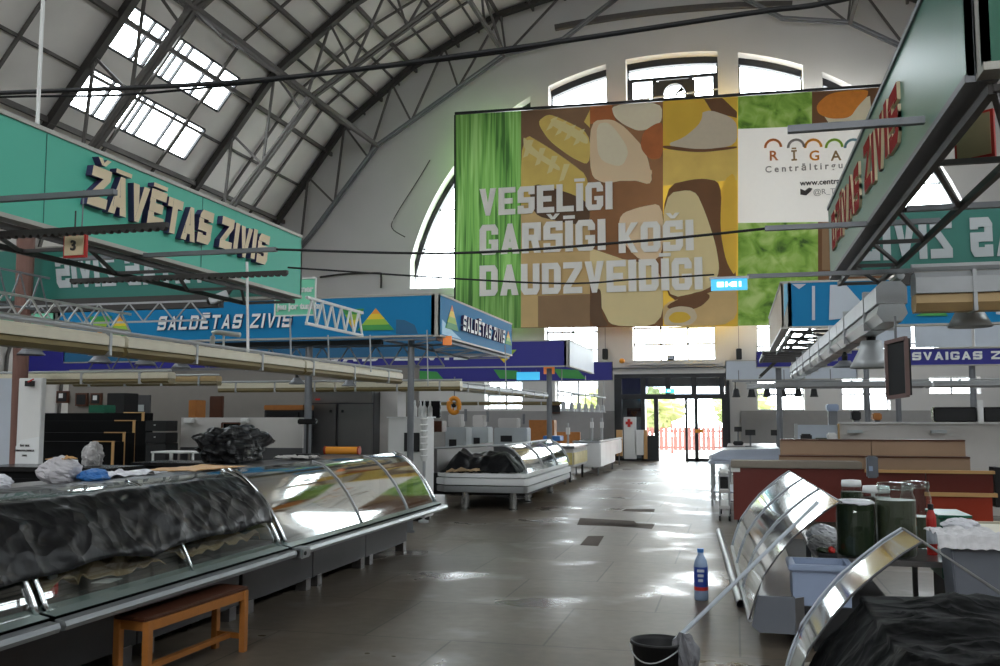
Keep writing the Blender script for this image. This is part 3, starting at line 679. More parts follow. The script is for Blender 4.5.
fascia('stall_sign', 'dull blue sign back showing below the front blue sign', (XL - .1, 16.4), (-13, 16.4), ZB, ZT, 'blue', 'blue_back', (0, 1))
# third row: navy
s = fascia('stall_sign', 'navy fascia sign with white lettering behind the blue corner sign', (-17, 20), (-3.495, 20), ZB, ZT, 'navy', 'navy', (0, -1))
x0 = aty(258, 355, 20).x; x1 = aty(470, 355, 20).x
letters('SVAIGAS ZIVIS', (x0, 19.995, 2.8), (1, 0, 0), (0, 0, 1), .2, x1 - x0, 'letter_white', 'letter', s, .02, tx=.26, ty=.22, gap=.3, wI=.28)
for xx in (276, 492):
    p = aty(xx, 355, 20); logo((p.x, 19.996, 2.72), (1, 0, 0), (.55, .28), s, 1, ['yellow', 'yellow', 'lime'])
fascia('stall_sign', 'side of the navy sign towards the aisle, its reflected light painted pale', (-3.4, 20.0), (-3.4, 23.6), ZB, ZT, 'frost', 'navy', (1, 0))  # navy board's whitish reflection is put into the face colour
s = fascia('stall_sign', 'low navy strip with a green leaf mark beyond the navy sign', (-3.5, 28.3), (-19, 28.3), ZB, ZT, 'navy', 'navy', (0, 1))
for xx, mm in ((560, 'green'), (420, 'green'), (108, 'green'), (500, 'green')):
    p = aty(xx, 388, 28.2); MB().prism([(p.x, 28.2, 2.72), (p.x + .8, 28.2, 2.68), (p.x + .55, 28.2, 2.95), (p.x - .2, 28.2, 3.0)], (0, -.01, 0)).build('leaf_mark', mm, s)
# ---- right-hand side of the aisle
s = fascia('stall_sign', 'glossy teal sign painted in shaded dark green, red raised lettering above the glass case', (XRR, 7.8), (XRR, 3.24), ZB, ZT, 'teal_shaded', 'teal_back', (-1, 0), trim='grey_steel')
letters('DZĪVAS ZIVIS', (XRR, 7.45, 2.79), (0, -1, 0), (0, 0, 1), .27, 3.0, 'letter_red', 'letter', s, .014, tx=.34, ty=.24, gap=.16, side='letter_cream', steps=[0, .04, -.04])
s = fascia('stall_sign', 'plain dark green panel with a grey edge at the near end of the glossy sign', (XRR + .02, 3.14), (3.2, 3.14), ZB, ZT, 'green_dark', 'green_dark', (0, -1), trim='trim_alu')
s = fascia('stall_sign', 'teal sign back with pale mirrored lettering beyond the dark steel frame', (XRR + .1, 7.85), (5.5, 7.85), ZB + .03, ZT - .04, 'teal', 'teal_back', (0, 1))
letters('DZĪVAS ZIVIS', (.96, 7.755, 2.755), (1, 0, 0), (0, 0, 1), .3, 1.75, 'letter_grey', 'letter', s, -.006, tx=.36, ty=.24, gap=.16, mirror=True)
s = fascia('stall_sign', 'blue fascia sign with pale angular shapes and a green mark, beside the salad picture', (.675, 12.0), (6, 12.0), ZB, ZT, 'blue', 'blue_back', (0, -1))
q = lambda x, y: aty(x, y, 11.99)
for pts, mm in (([(784, 284), (787, 284), (788, 300), (784, 318)], 'ice'), ([(792, 284), (806, 284), (799, 289)], 'frost'), ([(812, 286), (815, 286), (815, 320), (812, 320)], 'frost'), ([(830, 285), (846, 285), (865, 306), (848, 318), (829, 320)], 'frost'),
                ([(863, 292), (872, 292), (876, 302)], 'frost'), ([(873, 292), (886, 292), (892, 305), (878, 306)], 'green'), ([(915, 316), (940, 305), (948, 316)], 'green'), ([(996, 306), (1010, 306), (1010, 316), (996, 314)], 'frost')):
    MB().prism([q(*p) for p in pts], (0, -.006, 0)).build('printed_mark', mm, s)
fascia('stall_sign', 'narrow tan end of the blue sign beside the salad picture', (.58, 12.0), (.58, 16.3), ZB, ZT, 'tan_panel', 'blue_back', (-1, 0))
s = fascia('stall_sign', 'navy fascia strip with white lettering beneath frosted panels', (.45, 20.4), (9, 20.4), 2.56, 2.92, 'navy', 'navy', (0, -1))
p = aty(912, 355, 20.4); letters('SVAIGAS ZIVIS', (p.x, 20.395, 2.68), (1, 0, 0), (0, 0, 1), .16, 2.2, 'letter_white', 'letter', s, .02, tx=.28, ty=.24, gap=.25, wI=.3)
p = aty(798, 355, 20.4); logo((p.x, 20.395, 2.66), (1, 0, 0), (.36, .2), s, 1, ['yellow', 'yellow', 'orange'])
pf = thing('frosted_panel_row', 'row of frosted whitish panels standing above the navy strip', 'panel', (2.4, 20.4, 2.92))
for k in range(5): MB().box(2.42 + k * 1.1, 3.46 + k * 1.1, 20.34, 20.37, 2.93, 3.42).build('frosted_panel', 'frost', pf)
MB().box(2.4, 7.95, 20.33, 20.38, 3.42, 3.47).build('top_rail', 'grey_steel', pf)
fascia('stall_sign', 'small pale blue fascia beyond the entrance, high beside the wall', (-.25, 28.6), (3.4, 28.6), ZB, ZT, 'frost', 'frost', (0, -1))
# ------------------------------------------------------------------ canopy frames (ladders of steel tube hung behind the signs)
def lattice(name, label, a, c, h, n, m='white', r=.013, dirv=(0, 0, 1), ends=True):
    a = V(a); c = V(c); up = V(dirv) * h; t = thing(name, label, 'girder', a)
    MB().bar(a, c, r * 2).build('lower_chord', m, t); MB().bar(a + up, c + up, r * 2).build('upper_chord', m, t)
    z = MB()
    for k in range(n):
        p = a.lerp(c, k / n); q = a.lerp(c, (k + .5) / n) + up; w_ = a.lerp(c, (k + 1) / n)
        z.bar(p, q, r * 1.3); z.bar(q, w_, r * 1.3)
    z.build('lattice', m, t); return t
def ladder(name, label, xa, xb, y0, y1, z, n, m='dark_steel', r=.028, diag=True):
    t = thing(name, label, 'frame', (xa, y0, z))
    for x in (xa, xb): MB().bar((x, y0, z), (x, y1, z), r, r * 1.2).build('rail', m, t)
    for k in range(n + 1):
        y = y0 + (y1 - y0) * k / n; MB().bar((xa, y, z), (xb, y, z), r * .8).build('rung', m, t)
        if diag and k < n:
            y2 = y0 + (y1 - y0) * (k + 1) / n; MB().bar((xa, y, z), (xb, y2, z), r * .7).build('diagonal', m, t)
    return t
ladder('canopy_frame', 'dark steel canopy frame under the teal lettered sign', XL - .06, XL - .55, 2.2, 7.85, ZB - .03, 6)
ladder('canopy_frame', 'dark steel ladder frame behind the glossy green sign', XRR + .06, 1.1, 3.2, 7.75, ZB - .04, 5)
ladder('canopy_frame', 'steel frame under the blue corner sign', XL - .06, XL - .8, 12.1, 16.3, ZB - .03, 4, 'grey_steel')
ladder('canopy_frame', 'steel frame inside the tan-ended blue sign', .7, 1.4, 12.1, 16.3, ZB - .03, 4, 'dark_steel', .04)
ladder('canopy_frame', 'low dark frame over the red counters beneath the blue sign', .5, 1.3, 16.6, 19.1, 2.62, 4, 'dark_steel', .05)
b_ = MB().bar((-13, 7.7, 2.6), (XL - .7, 7.7, 2.6), .09, .12); tag(b_.build('canopy_beam', 'dark_steel'), 'dark steel beam along the foot of the mirrored sign behind the brown column', 'beam')
b_ = MB().bar((-9.7, 12.3, 2.58), (XL - .9, 12.3, 2.58), .07, .07); tag(b_.build('canopy_beam', 'dark_steel'), 'thin dark beam along the lower edge of the long blue sign', 'beam')
b_ = MB().bar((1.2, 7.6, 2.58), (5, 7.6, 2.58), .07, .09); tag(b_.build('canopy_beam', 'dark_steel'), 'dark beam under the mirrored sign right of the glossy green one', 'beam')
lattice('lattice_girder', 'white zigzag girder hanging in front of the brown column and the mint sign', (-5.15, 5.4, 2.3), (-5.15, 7.3, 2.3), .15, 7, r=.009)
lattice('lattice_girder', 'white zigzag girder beyond the end of the teal sign', (XL + .02, 7.95, 2.4), (XL + .02, 9.3, 2.4), .24, 6)
lattice('lattice_girder', 'thin grey zigzag girder behind the number board', (-6.0, 5.6, 2.5), (-6.0, 7.3, 2.5), .3, 7, 'grey_steel', r=.008)
lattice('lattice_girder', 'white zigzag girder running under the mirrored sign', (-7.6, 7.45, 2.4), (-4.5, 7.45, 2.4), .17, 10, 'light_steel', r=.008)
lattice('lattice_girder', 'grey zigzag girder under the long blue sign', (-9.6, 12.6, 2.25), (-3.9, 12.6, 2.25), .3, 14, 'grey_steel')
# struts that stick out over the aisle, and the wires between them
def strut(label, xa, xb, y, z, m='grey_steel', w=.034, teeth=False):
    t = thing('strut', label, 'strut', (xa, y, z))
    MB().bar((xa, y, z), (xb, y, z), w, w * .8).build('bar', m, t)
    if teeth:
        g = MB(); n = int(abs(xb - xa) / .045); P = []
        for k in range(n):
            for f, dz in ((.1, .5), (.3, .9), (.7, .9), (.9, .5)): P.append((xa + (xb - xa) * (k + f) / n, y - w * .45, z - w * dz))
        P += [(xb, y - w * .45, z - w * .4), (xa, y - w * .45, z - w * .4)]
        g.prism(P, (0, w * .9, 0)); g.build('toothed_edge', m, t)
    return t
strut('grey strut crossing the first letter of the teal sign', -4.6, -2.93, 4.0, 2.65)
strut('dark toothed strut crossing the teal sign above the number board', -4.6, -2.8, 4.25, 2.53, 'dark_steel', .032, True)
strut('grey strut ending under the last letters of the teal sign', -4.35, -2.83, 5.5, 2.62)
strut('dark toothed strut at the lower right of the teal sign', -4.35, -2.75, 5.5, 2.47, 'dark_steel', .028, True)
strut('grey steel strut pointing from the glossy green sign towards the banner logo', .23, .74, 3.9, 2.7)
strut('grey steel strut crossing the foot of the red lettering', .19, 1.12, 5.6, 2.63)
strut('grey steel strut carrying the hanging lit exit sign', .1, 1.15, 6.6, 2.5)
strut('thin grey strut crossing the lower frame of the glossy sign', .85, 1.7, 5.0, 2.58, 'grey_steel', .035)
def cable(label, pts, r, m='black', n=24, sag=0., name='cable'):
    P = []
    for k in range(n + 1):
        u = k / n * (len(pts) - 1); i = min(int(u), len(pts) - 2); f = u - i
        a = V(pts[max(i - 1, 0)]); p = V(pts[i]); q = V(pts[i + 1]); d = V(pts[min(i + 2, len(pts) - 1)])
        P.append(.5 * ((2 * p) + (q - a) * f + (2 * a - 5 * p + 4 * q - d) * f * f + (3 * p - a - 3 * q + d) * f ** 3))
        P[-1].z -= sag * 4 * (k / n) * (1 - k / n)
    o = MB().tube(P, r, 7).build(name, m, smooth=True); return tag(o, label, 'cable')
cable('thick black cable bundle crossing the whole hall under the roof', [(-9.5, 9, 5.32), aty(0, 93, 9), aty(250, 81, 9), aty(500, 50, 9), aty(750, 13, 9), aty(840, 0, 9), (3.2, 9, 5.7)], .026)
cable('thin dark cable slung beneath the thick black bundle', [(-9.5, 9.06, 5.25), aty(0, 97, 9.06), aty(120, 95, 9.06), aty(250, 83, 9.06), aty(380, 68, 9.06), aty(500, 53, 9.06), aty(560, 43, 9.06)], .014)
cable('thin wire strung across the banner between two struts', [(-2.83, 5.5, 2.62), aty(457, 253, 5.52), aty(640, 241, 5.56), (.19, 5.6, 2.63)], .008)
cable('thin wire running to the hanging lit exit sign', [(-2.75, 5.5, 2.5), aty(540, 283, 6.), aty(640, 279, 6.4), (-.12, 6.6, 2.52)], .006)
# hanging lit exit sign
e = thing('exit_sign', 'lit blue-white exit sign hanging in front of the banner', 'sign', (-.02, 6.6, 2.4))
mat('exit_blue', (60, 170, 215), .4, emit=(70, 180, 225), es=1.)
MB().box(-.14, .1, 6.58, 6.62, 2.41, 2.485).build('sign_case', 'exit_blue', e); MB().box(-.15, .11, 6.57, 6.63, 2.485, 2.5).build('top_bar', 'light_steel', e)
g = MB()
for x0, x1 in ((-.1, -.055), (-.045, -.03), (.0, .03), (.045, .06)): g.box(x0, x1, 6.576, 6.58, 2.43, 2.465)
g.prism([(-.03, 6.576, 2.445), (.0, 6.576, 2.43), (.0, 6.576, 2.465)], (0, .004, 0)); g.build('pictogram', 'exit_white', e)
# number board 3
e = thing('number_board', 'cream number 3 board with a red border hanging by the brown column', 'sign', (-3.55, 4.35, 2.4))
YN = 4.35; pa, pc = aty(63, 258, YN), aty(86, 233, YN)
MB().box(pa.x, pc.x, YN, YN + .02, pa.z, pc.z).build('border', 'red', e); MB().box(pa.x + .01, pc.x - .01, YN - .006, YN, pa.z + .012, pc.z - .012).build('face', 'letter_cream', e)
vtext('3', ((pa.x + pc.x) / 2, YN - .01, (pa.z + pc.z) / 2 - .026), (1, 0, 0), (0, 0, 1), .054, 'ink', 'number', e, align='CENTER', bold=.002)
MB().bar((pa.x + .06, YN + .01, pc.z), (pa.x + .06, YN + .01, 2.66), .006).build('hanger', 'dark_steel', e)
e = thing('number_board', 'tan number board with a red border seen askew under the dark green panel', 'sign', (1.12, 4.3, 2.75))
a, c = V(atz(948, 163, 2.6)), V(atz(966, 152, 2.62)); c = a + V((.09, -.22, 0)); a = V((.93, 4.3, 2.62)); c = V((1.06, 4.2, 2.62))
MB().prism([a, c, c + V((0, 0, .2)), a + V((0, 0, .2))], (.01, .015, 0)).build('border', 'red', e)
d = (c - a).normalized(); n_ = V((d.y, -d.x, 0)) * .003
MB().prism([a + d * .012 + n_ + V((0, 0, .012)), c - d * .012 + n_ + V((0, 0, .012)), c - d * .012 + n_ + V((0, 0, .188)), a + d * .012 + n_ + V((0, 0, .188))], n_).build('face', 'kraft', e)
MB().bar(a + d * .08 + V((0, 0, .2)), a + d * .08 + V((0, 0, .38)), .01).build('hanger', 'dark_steel', e)
# mint price-board with white writing
e = thing('notice_board', 'small mint board with white writing beyond the end of the teal sign', 'sign', (-4.3, 9.6, 2.6))
pa, pc = aty(275, 312, 9.6), aty(316, 278, 9.6)
pa = aty(275, 316, 9.6); MB().box(pa.x, pc.x, 9.6, 9.62, pa.z, pc.z).build('board', 'teal_light', e)
fr = MB()
for p, q in (((pa.x, pa.z), (pc.x, pa.z)), ((pc.x, pa.z), (pc.x, pc.z)), ((pa.x, pc.z), (pc.x, pc.z)), ((pa.x, pa.z), (pa.x, pc.z))): fr.bar((p[0], 9.595, p[1]), (q[0], 9.595, q[1]), .015)
fr.build('border', 'white', e)
for k, tx_ in enumerate(('ltner', 'jau jor tunata!')): vtext(tx_, (pc.x - .03 if k == 0 else pa.x + .03, 9.59, pc.z - .15 - .19 * k), (1, 0, 0), (0, 0, 1), .07, 'white', 'writing', e, align='RIGHT' if k == 0 else 'LEFT', bold=.004)
# columns
def column(label, x, y, r0, r1, h, m):
    o = MB().lathe([(r0 * 1.5, 0), (r0 * 1.5, .02), (r0, .03), (r1, h)], (x, y, 0), 16).build('column', m, smooth=False); o['kind'] = 'structure'; return o
column('', aty(24, 290, 7.65).x, 7.65, .05, .085, 3.6, 'column_brown')
column('', -4.3, 12.35, .045, .045, 2.6, 'grey_steel'); column('', -5.82, 12.35, .055, .05, 2.6, 'grey_steel'); column('', aty(868, 420, 18.9).x, 18.9, .055, .05, 2.6, 'grey_steel'); column('', aty(899, 420, 18.9).x, 18.9, .05, .05, 2.6, 'grey_steel')
column('', -3.9, 20.3, .06, .06, 2.6, 'grey_steel'); column('', .9, 20.6, .06, .06, 2.6, 'grey_steel'); column('', 4.6, 20.6, .06, .06, 2.6, 'grey_steel')
# hanging rods
def rod(label, p, q, r=.012, m='white', name='hanger_rod'): return tag(MB().tube([p, q], r, 7).build(name, m), label, 'rod')
rod('white hanging rod rising from behind the teal sign to the roof', (-3.95, 4.65, 3.2), (-3.93, 4.65, 12.))
rod('thin pale rod hanging in front of the last letters of the teal sign', aty(247, 262, 6.0), aty(248, 352, 6.0), .01)
rod('thin wire hanging past the number board', aty(84, 190, 4.6), aty(80, 262, 4.6), .004, 'grey_steel')
for k, (x, y0, y1, Y) in enumerate(((370, 335, 372, 9.5), (328, 335, 366, 9.), (427, 330, 386, 12.), (505, 345, 385, 14.), (290, 318, 360, 8.))):
    rod(['thin rod holding the cream trough below the triangle mark', 'thin rod between the lattice and the cream trough', 'thin rod under the corner of the blue sign', 'thin rod below the end of the blue aisle sign', 'thin rod below the mint writing board'][k], aty(x, y0, Y), aty(x + 1, y1, Y), .008, 'light_steel')
# ------------------------------------------------------------------ light troughs: cream housings with olive reflectors and cone lamps
def cone_lamp(label, c, r, h, m='grey_steel', group=None):
    t = thing('cone_lamp', label, 'lamp', c, group); c = V(c)
    MB().lathe([(r * .45, h), (r * .5, h * .75), (r * .8, h * .3), (r, 0)], c, 20, cap=False).build('lamp_shade', m, t, smooth=True, solid=.006)
    MB().lathe([(r * .2, h), (r * .25, h + .05), (r * .1, h + .09)], c, 12).build('lamp_cap', 'black', t)
    MB().lathe([(r * .1, .1 * h), (r * .4, .16 * h), (r * .45, .4 * h), (r * .2, .6 * h)], c, 12).build('bulb', 'frost', t, smooth=True)
    return t
def trough(label, a, c, w, h, top='cream', ref='olive', nb=6):
    a = V(a); c = V(c); t = thing('light_trough', label, 'light fitting', a)
    d = (c - a).normalized(); sd = d.cross(V((0, 0, 1))).normalized()
    sec = lambda P, p: [p + sd * (x * w) + V((0, 0, z * h)) for x, z in P]
    def ext(P, p, q): return MB().prism(sec(P, p), q - p)
    n = max(1, round((c - a).length / 2.4))
    for k in range(n):
        p = a.lerp(c, k / n) + d * .02; q = a.lerp(c, (k + 1) / n) - d * .02
        ext([(-.5, .45), (.5, .45), (.5, .85), (.3, 1), (-.3, 1), (-.5, .85)], p, q).build('housing', top, t)
        ext([(-.4, .44), (.4, .44), (.5, .2), (.3, 0), (-.3, 0), (-.5, .2)], p, q).build('reflector', ref, t)
    MB().tube([a + sd * (w * .3) + V((0, 0, h * 1.12)), c + sd * (w * .3) + V((0, 0, h * 1.12))], h * .1, 7).build('conduit', 'light_steel', t)
    for k in range(nb):
        p = a.lerp(c, (k + .5) / nb); ext([(-.54, -.02), (.54, -.02), (.54, 1.02), (-.54, 1.02)], p - d * .012, p + d * .012).build('clip', 'light_steel', t)
    return t
trough('long cream light trough running above the first counter', (-4.0, 2.8, 1.95), (-4.0, 11.0, 1.95), .15, .14, nb=8)
trough('cream light trough crossing behind the white notice column', (-8.0, 8.3, 1.88), (-5.35, 8.3, 1.88), .14, .11, nb=4)
trough('tan light trough crossing below the navy strip, left of the grey fridge', (-8.5, 10.9, 1.95), (-6.35, 10.9, 1.95), .14, .12, 'tan', 'olive', 4)
trough('cream light trough crossing above the orange fan', (-7.6, 13.0, 1.92), (-3.75, 13.0, 1.92), .14, .14, nb=6)
trough('grey light trough with spot lamps along the second counter row', (-3.95, 13.2, 1.93), (-3.95, 20., 1.93), .18, .12, 'light_steel', 'olive', 7)
trough('thin olive trough crossing below the navy strip near the entrance', (-8, 22, 1.83), (-3.9, 22, 1.83), .1, .08, 'olive', 'olive', 4)
trough('silvery light trough running away above the right-hand glass case', (1.06, 6.9, 2.2), (1.06, 17.6, 2.2), .2, .28, 'light_steel', 'alu', 8)
trough('wide tan light trough crossing in from the frame edge', (1.15, 6.75, 2.24), (3.4, 6.75, 2.24), .2, .26, 'light_steel', 'tan', 3)
trough('grey light trough above the brown boards', (.6, 15.5, 2.0), (5.2, 15.5, 2.0), .1, .1, 'light_steel', 'light_steel', 6)
trough('grey light trough crossing over the white partition', (.2, 17.8, 2.05), (6.2, 17.8, 2.05), .1, .1, 'light_steel', 'light_steel', 6)
cone_lamp('grey cone lamp below the silvery trough, left of the framed board', aty(872, 368, 8.2), .17, .22, 'light_steel')
cone_lamp('grey cone lamp below the wide tan trough', aty(970, 327, 7.), .14, .18, 'light_steel')
cone_lamp('round dark lamp beside the white cone under the silvery trough', aty(845, 367, 9.9), .12, .06)
for k, (x, y, Y_) in enumerate(((31, 355, 5.6), (100, 363, 6.6), (145, 365, 7.4), (181, 368, 8.2), (297, 384, 9.9), (349, 386, 11.))):
    cone_lamp(['nearest grey lamp under the long cream trough', 'second grey lamp under the long cream trough', 'third grey lamp under the long cream trough', 'fourth grey lamp under the long cream trough', 'small lamp under the cream trough left of the fridge top', 'small lamp under the cream trough above the fridge'][k], aty(x, y, Y_), .09, .07, 'grey_steel', 'lamps under the cream trough')
# framed board hanging at the right
e = thing('framed_board', 'dark framed board hanging at an angle beside the white cone lamp', 'board', aty(898, 397, 6.6))
a = aty(888, 398, 6.7); c = aty(908, 395, 6.5); up_ = V((0, 0, aty(888, 343, 6.7).z - a.z)); d = c - a; nn_ = V((d.y, -d.x, 0)).normalized()
mat('frame_pink', (120, 96, 92), .5)
g = MB(); L = d.length; dd = d.normalized()
for p, q in ((a, c), (c, c + up_), (a + up_, c + up_), (a, a + up_)): g.bar(p, q, .025)
g.build('frame', 'frame_pink', e); MB().prism([a, c, c + up_, a + up_], -nn_ * .03).build('panel', 'black', e)
MB().bar((a + c) / 2 + up_, (a + c) / 2 + up_ + V((0, 0, .16)), .015).build('hanger', 'grey_steel', e)
# ------------------------------------------------------------------ first counter on the left: refrigerated glass cases
mat('ledge', (150, 166, 162), .3, .4, var=.06); mat('rail_grey', (150, 154, 156), .35, .5, var=.06); mat('deck', (70, 66, 62), .35, .4, var=.3, sc=4); mat('deck_white', (170, 168, 160), .4, var=.1)
GP = [(-3.43, .55), (-3.48, .66), (-3.58, .83), (-3.70, .98), (-3.83, 1.09), (-3.95, 1.125)]
def gpt(u, y, ins=0.):
    s = u * (len(GP) - 1); i = min(int(s), len(GP) - 2); f = s - i
    x = GP[i][0] + (GP[i + 1][0] - GP[i][0]) * f; z = GP[i][1] + (GP[i + 1][1] - GP[i][1]) * f
    return V((x - ins * .75, y, z - ins * .6))
def case_left(label, y0, y1, panes, bright=None, chrome=False, endrail=True):
    t = thing('display_case', label, 'display counter', (-4.1, y0, 0))
    MB().box(-4.74, -3.8, y0 + .01, y1 - .01, .1, .46).build('base_cabinet', 'kick_grey', t)
    n = max(1, round((y1 - y0) / 1.5))
    for k in range(n):
        a, c = y0 + (y1 - y0) * k / n, y0 + (y1 - y0) * (k + 1) / n
        MB().box(-3.8, -3.775, a + .006, c - .006, .09, .45).build('kick_panel', 'kick_grey', t, bevel=.004)
        for y in (a + .12, c - .12): MB().box(-3.86, -3.76, y - .05, y + .05, 0, .1).build('foot', 'steel_sheet', t)
    MB().prism([(-3.78, y0, .44), (-3.4, y0, .46), (-3.36, y0, .5), (-3.36, y0, .545), (-3.47, y0, .56), (-3.78, y0, .56)], (0, y1 - y0, 0)).build('belly', 'black', t)
    MB().prism([(-3.36, y0, .5), (-3.36, y0, .547), (-3.5, y0, .575), (-3.5, y0, .562)], (0, y1 - y0, 0)).build('ledge', 'ledge', t)
    MB().prism([(-3.36, y0, .468), (-3.3, y0, .478), (-3.29, y0, .5), (-3.3, y0, .525), (-3.36, y0, .53)], (0, y1 - y0 + (.06 if chrome else 0), 0)).build('bumper_rail', 'alu' if chrome else 'rail_grey', t)
    if chrome:
        e = MB().box(-3.37, -3.27, y0 - .0, y0 + .16, .455, .54).build('rail_end', 'alu', t, bevel=.01)
        MB().tube([(-3.27, y0 + .05, .495), (-3.262, y0 + .05, .495)], .016, 10).build('hole_plug', 'black', e)
    MB().box(-4.6, -3.5, y0 + .02, y1 - .02, .56, .6).build('deck', 'deck', t)
    MB().box(-4.66, -4.6, y0, y1, .46, 1.07).build('back_wall', 'white_panel', t)
    MB().box(-4.78, -4.2, y0, y1, 1.07, 1.1).build('service_shelf', 'steel_sheet', t)
    MB().box(-4.24, -4.18, y0 + .05, y1 - .05, 1.02, 1.065).build('lamp_rail', 'light_steel', t)
    for a, c in panes:
        MB().sheet(lambda u, v: gpt(u, a + .01 + (c - a - .02) * v), 14, 2).build('glass_pane', bright or 'case_glass', t, smooth=True, fix=False)
    for k, y in enumerate(sorted({p for ac in panes for p in ac})):
        ends = k == 0 or k == len(panes)
        MB().tube([gpt(u / 12, y, -.008) for u in range(13)], .017 if ends else .009, 8).build('glass_support', 'chrome' if (ends or not bright) else 'light_steel', t, smooth=True)
    for y in (y0 + .012, y1 - .012):
        e = MB(); P = [gpt(u / 10, y, .01) for u in range(11)]; P = P + [V((-4.6, y, 1.06)), V((-4.6, y, .6))]
        e.prism(P, (0, .004, 0)); e.build('end_glass', 'case_glass', t)
    return t
case_left('nearest glass display case, cut by the frame edge, with crumpled plastic inside', 2.2, 4.19, [(2.3, 4.18)])
case_left('glass display case behind the wooden bench, filled with black plastic sheeting', 4.23, 6.84, [(4.25, 5.6), (5.6, 6.82)])
case_left('long glass display case with a chrome bumper rail reflecting the hall', 6.88, 10.75, [(6.92, 8.49), (8.49, 9.79), (9.79, 10.74)], 'case_glass_bright', True)
def tarp(label, y0, y1, u0, ins, amp, seed, m='plastic_black', top=True, n=110):
    def fn(u, v):
        y = y0 + (y1 - y0) * u
        if v < .62: p = gpt(u0 + (1 - u0) * v / .62, y, ins)
        else: w = (v - .62) / .38; p = V((-3.95 - ins * .75 - .5 * w, y, 1.125 - ins * .6 + .02 * math.sin(w * 3)))
        q = V((y * 2.1, v * 3.1, seed)); k = noise.noise(q) * amp * .8 + abs(noise.noise(q * 2.3)) * amp * .5 + (.5 - abs(noise.noise(q * 1.7 + V((3, 1, 0))))) ** 6 * amp * 10 + (.5 - abs(noise.noise(q * 4.1 + V((1, 7, 0))))) ** 6 * amp * 9
        p.z -= .05 * min(1, max(0, (v - .3) / .3)); e_ = min(1, v * 12 + .15); k = max(0., k) + .012; p.x += k * .8 * e_ * (1 if v < .62 else .1); p.z += k * .2 * e_
        if v < .06: p += (gpt(min(1, u0 + .12 + .14 * noise.noise(V((y * 2.2, seed, 1)))), y, ins) - p) * (1 - v / .06) * .6
        return p
    return tag(MB().sheet(fn, n, 50).build('plastic_sheet', m, smooth=True, fix=False), label, 'plastic sheet')
mat('plastic_clear', (96, 92, 88), .35, var=.35, sc=6, bump=.1)
tarp('crumpled grey plastic film lying on the nearest glass case', 2.25, 4.0, .2, -.02, .07, 3.3, 'plastic_clear', n=50)
tarp('black plastic sheet draped over the curved glass above the bench', 3.5, 6.8, .2, -.035, .075, 9.1)
def flatsheet(name, label, cat, x0, x1, y0, y1, z, m, amp=.03, seed=0, tilt=0., n=14):
    def fn(u, v):
        e = .06 * noise.noise(V((u * 4, v * 4, seed + 9)))
        return V((x0 + (x1 - x0) * u + e, y0 + (y1 - y0) * v + e, z + .012 + tilt * u + amp * abs(noise.noise(V((u * 3, v * 5, seed)))) + amp * .4 * abs(noise.noise(V((u * 9, v * 9, seed))))))
    return tag(MB().sheet(fn, n, n * 2).build(name, m, solid=.004, fix=False), label, cat)
flatsheet('kraft_paper', 'crumpled brown paper below the black plastic above the bench', 'paper', -3.56, -4.1, 4.4, 5.5, .6, 'kraft', .12, 2, .12)
flatsheet('kraft_paper', 'torn brown paper in the glass case beside the chrome-railed one', 'paper', -3.56, -4.1, 5.7, 6.75, .6, 'kraft', .12, 5, .12)
flatsheet('kraft_paper', 'flat brown paper on the deck under the reflecting glass', 'paper', -3.75, -4.45, 7.1, 8.6, .6, 'kraft', .06, 7, .1)
flatsheet('kraft_paper', 'brown paper at the far end of the reflecting glass case', 'paper', -3.75, -4.45, 8.9, 10.4, .6, 'kraft', .08, 8, .12)
p = V((-3.6, 4.5, .6)); t = thing('jar', 'small white-capped jar inside the glass case left of the bench', 'jar', p)
MB().lathe([(.03, 0), (.032, .02), (.03, .06), (.02, .07)], p, 12).build('body', 'red', t); MB().lathe([(.026, .07), (.026, .1)], p, 12).build('lid', 'white', t)
o = MB().prism([(-3.5, 4.85, .602), (-3.6, 4.82, .602), (-3.62, 4.98, .602), (-3.52, 5.0, .602)], (0, 0, .004)).build('price_card', 'white'); tag(o, 'small white price card lying on the deck above the bench', 'card')
# things left on the service shelf of the counter
def bag(label, x, y, z, r, m, seed, name='plastic_bag', cat='bag', amp=.2, nu=30, nv=22, fr=1.9):
    return tag(lump(name, (x, y, z + r[2] * .8), r, m, None, amp, fr, seed, nu, nv, z0=z), label, cat)
Zs_ = 1.103
mat('bag_print', (170, 168, 168), .35, var=.5, sc=14, bump=.2); mat('bag_clearwhite', (196, 192, 196), .3, var=.2, sc=8, bump=.2)
bag('white plastic bag with a yellow slip beside the paper notice', -4.42, 5.55, Zs_, (.1, .17, .1), 'bag_clearwhite', 2)
o = flatsheet('paper_slip', 'yellowish paper slip lying on the white plastic bag', 'paper', -4.36, -4.46, 5.5, 5.62, Zs_ + .15, 'wood_edge', .03, 1, 0, 6)
bag('blue plastic bag on the shelf of the counter', -4.28, 5.72, Zs_, (.08, .13, .05), 'sky_blue_bag', 4)
bag('small white crumpled bag at the foot of the paper notice', -4.4, 5.0, Zs_, (.06, .08, .05), 'bag_white', 6)
flatsheet('plastic_film', 'sheet of white plastic film spread over the counter shelf', 'plastic sheet', -4.25, -4.7, 5.85, 6.55, Zs_ + .005, 'bag_white', .05, 3)
bag('standing patterned bag tied at the top on the black counter', -5.4, 7.2, 1.127, (.09, .09, .11), 'bag_print', 8, amp=.3)
t = thing('roll', 'white paper roll standing behind the white bag', 'roll', (-4.68, 5.9, Zs_))
MB().lathe([(.03, 0), (.045, .0), (.045, .12), (.03, .12)], (-4.68, 5.9, Zs_), 16).build('paper', 'white', t); MB().lathe([(.03, .121), (.018, .121), (.018, .1)], (-4.68, 5.9, Zs_), 12).build('core', 'kraft', t)
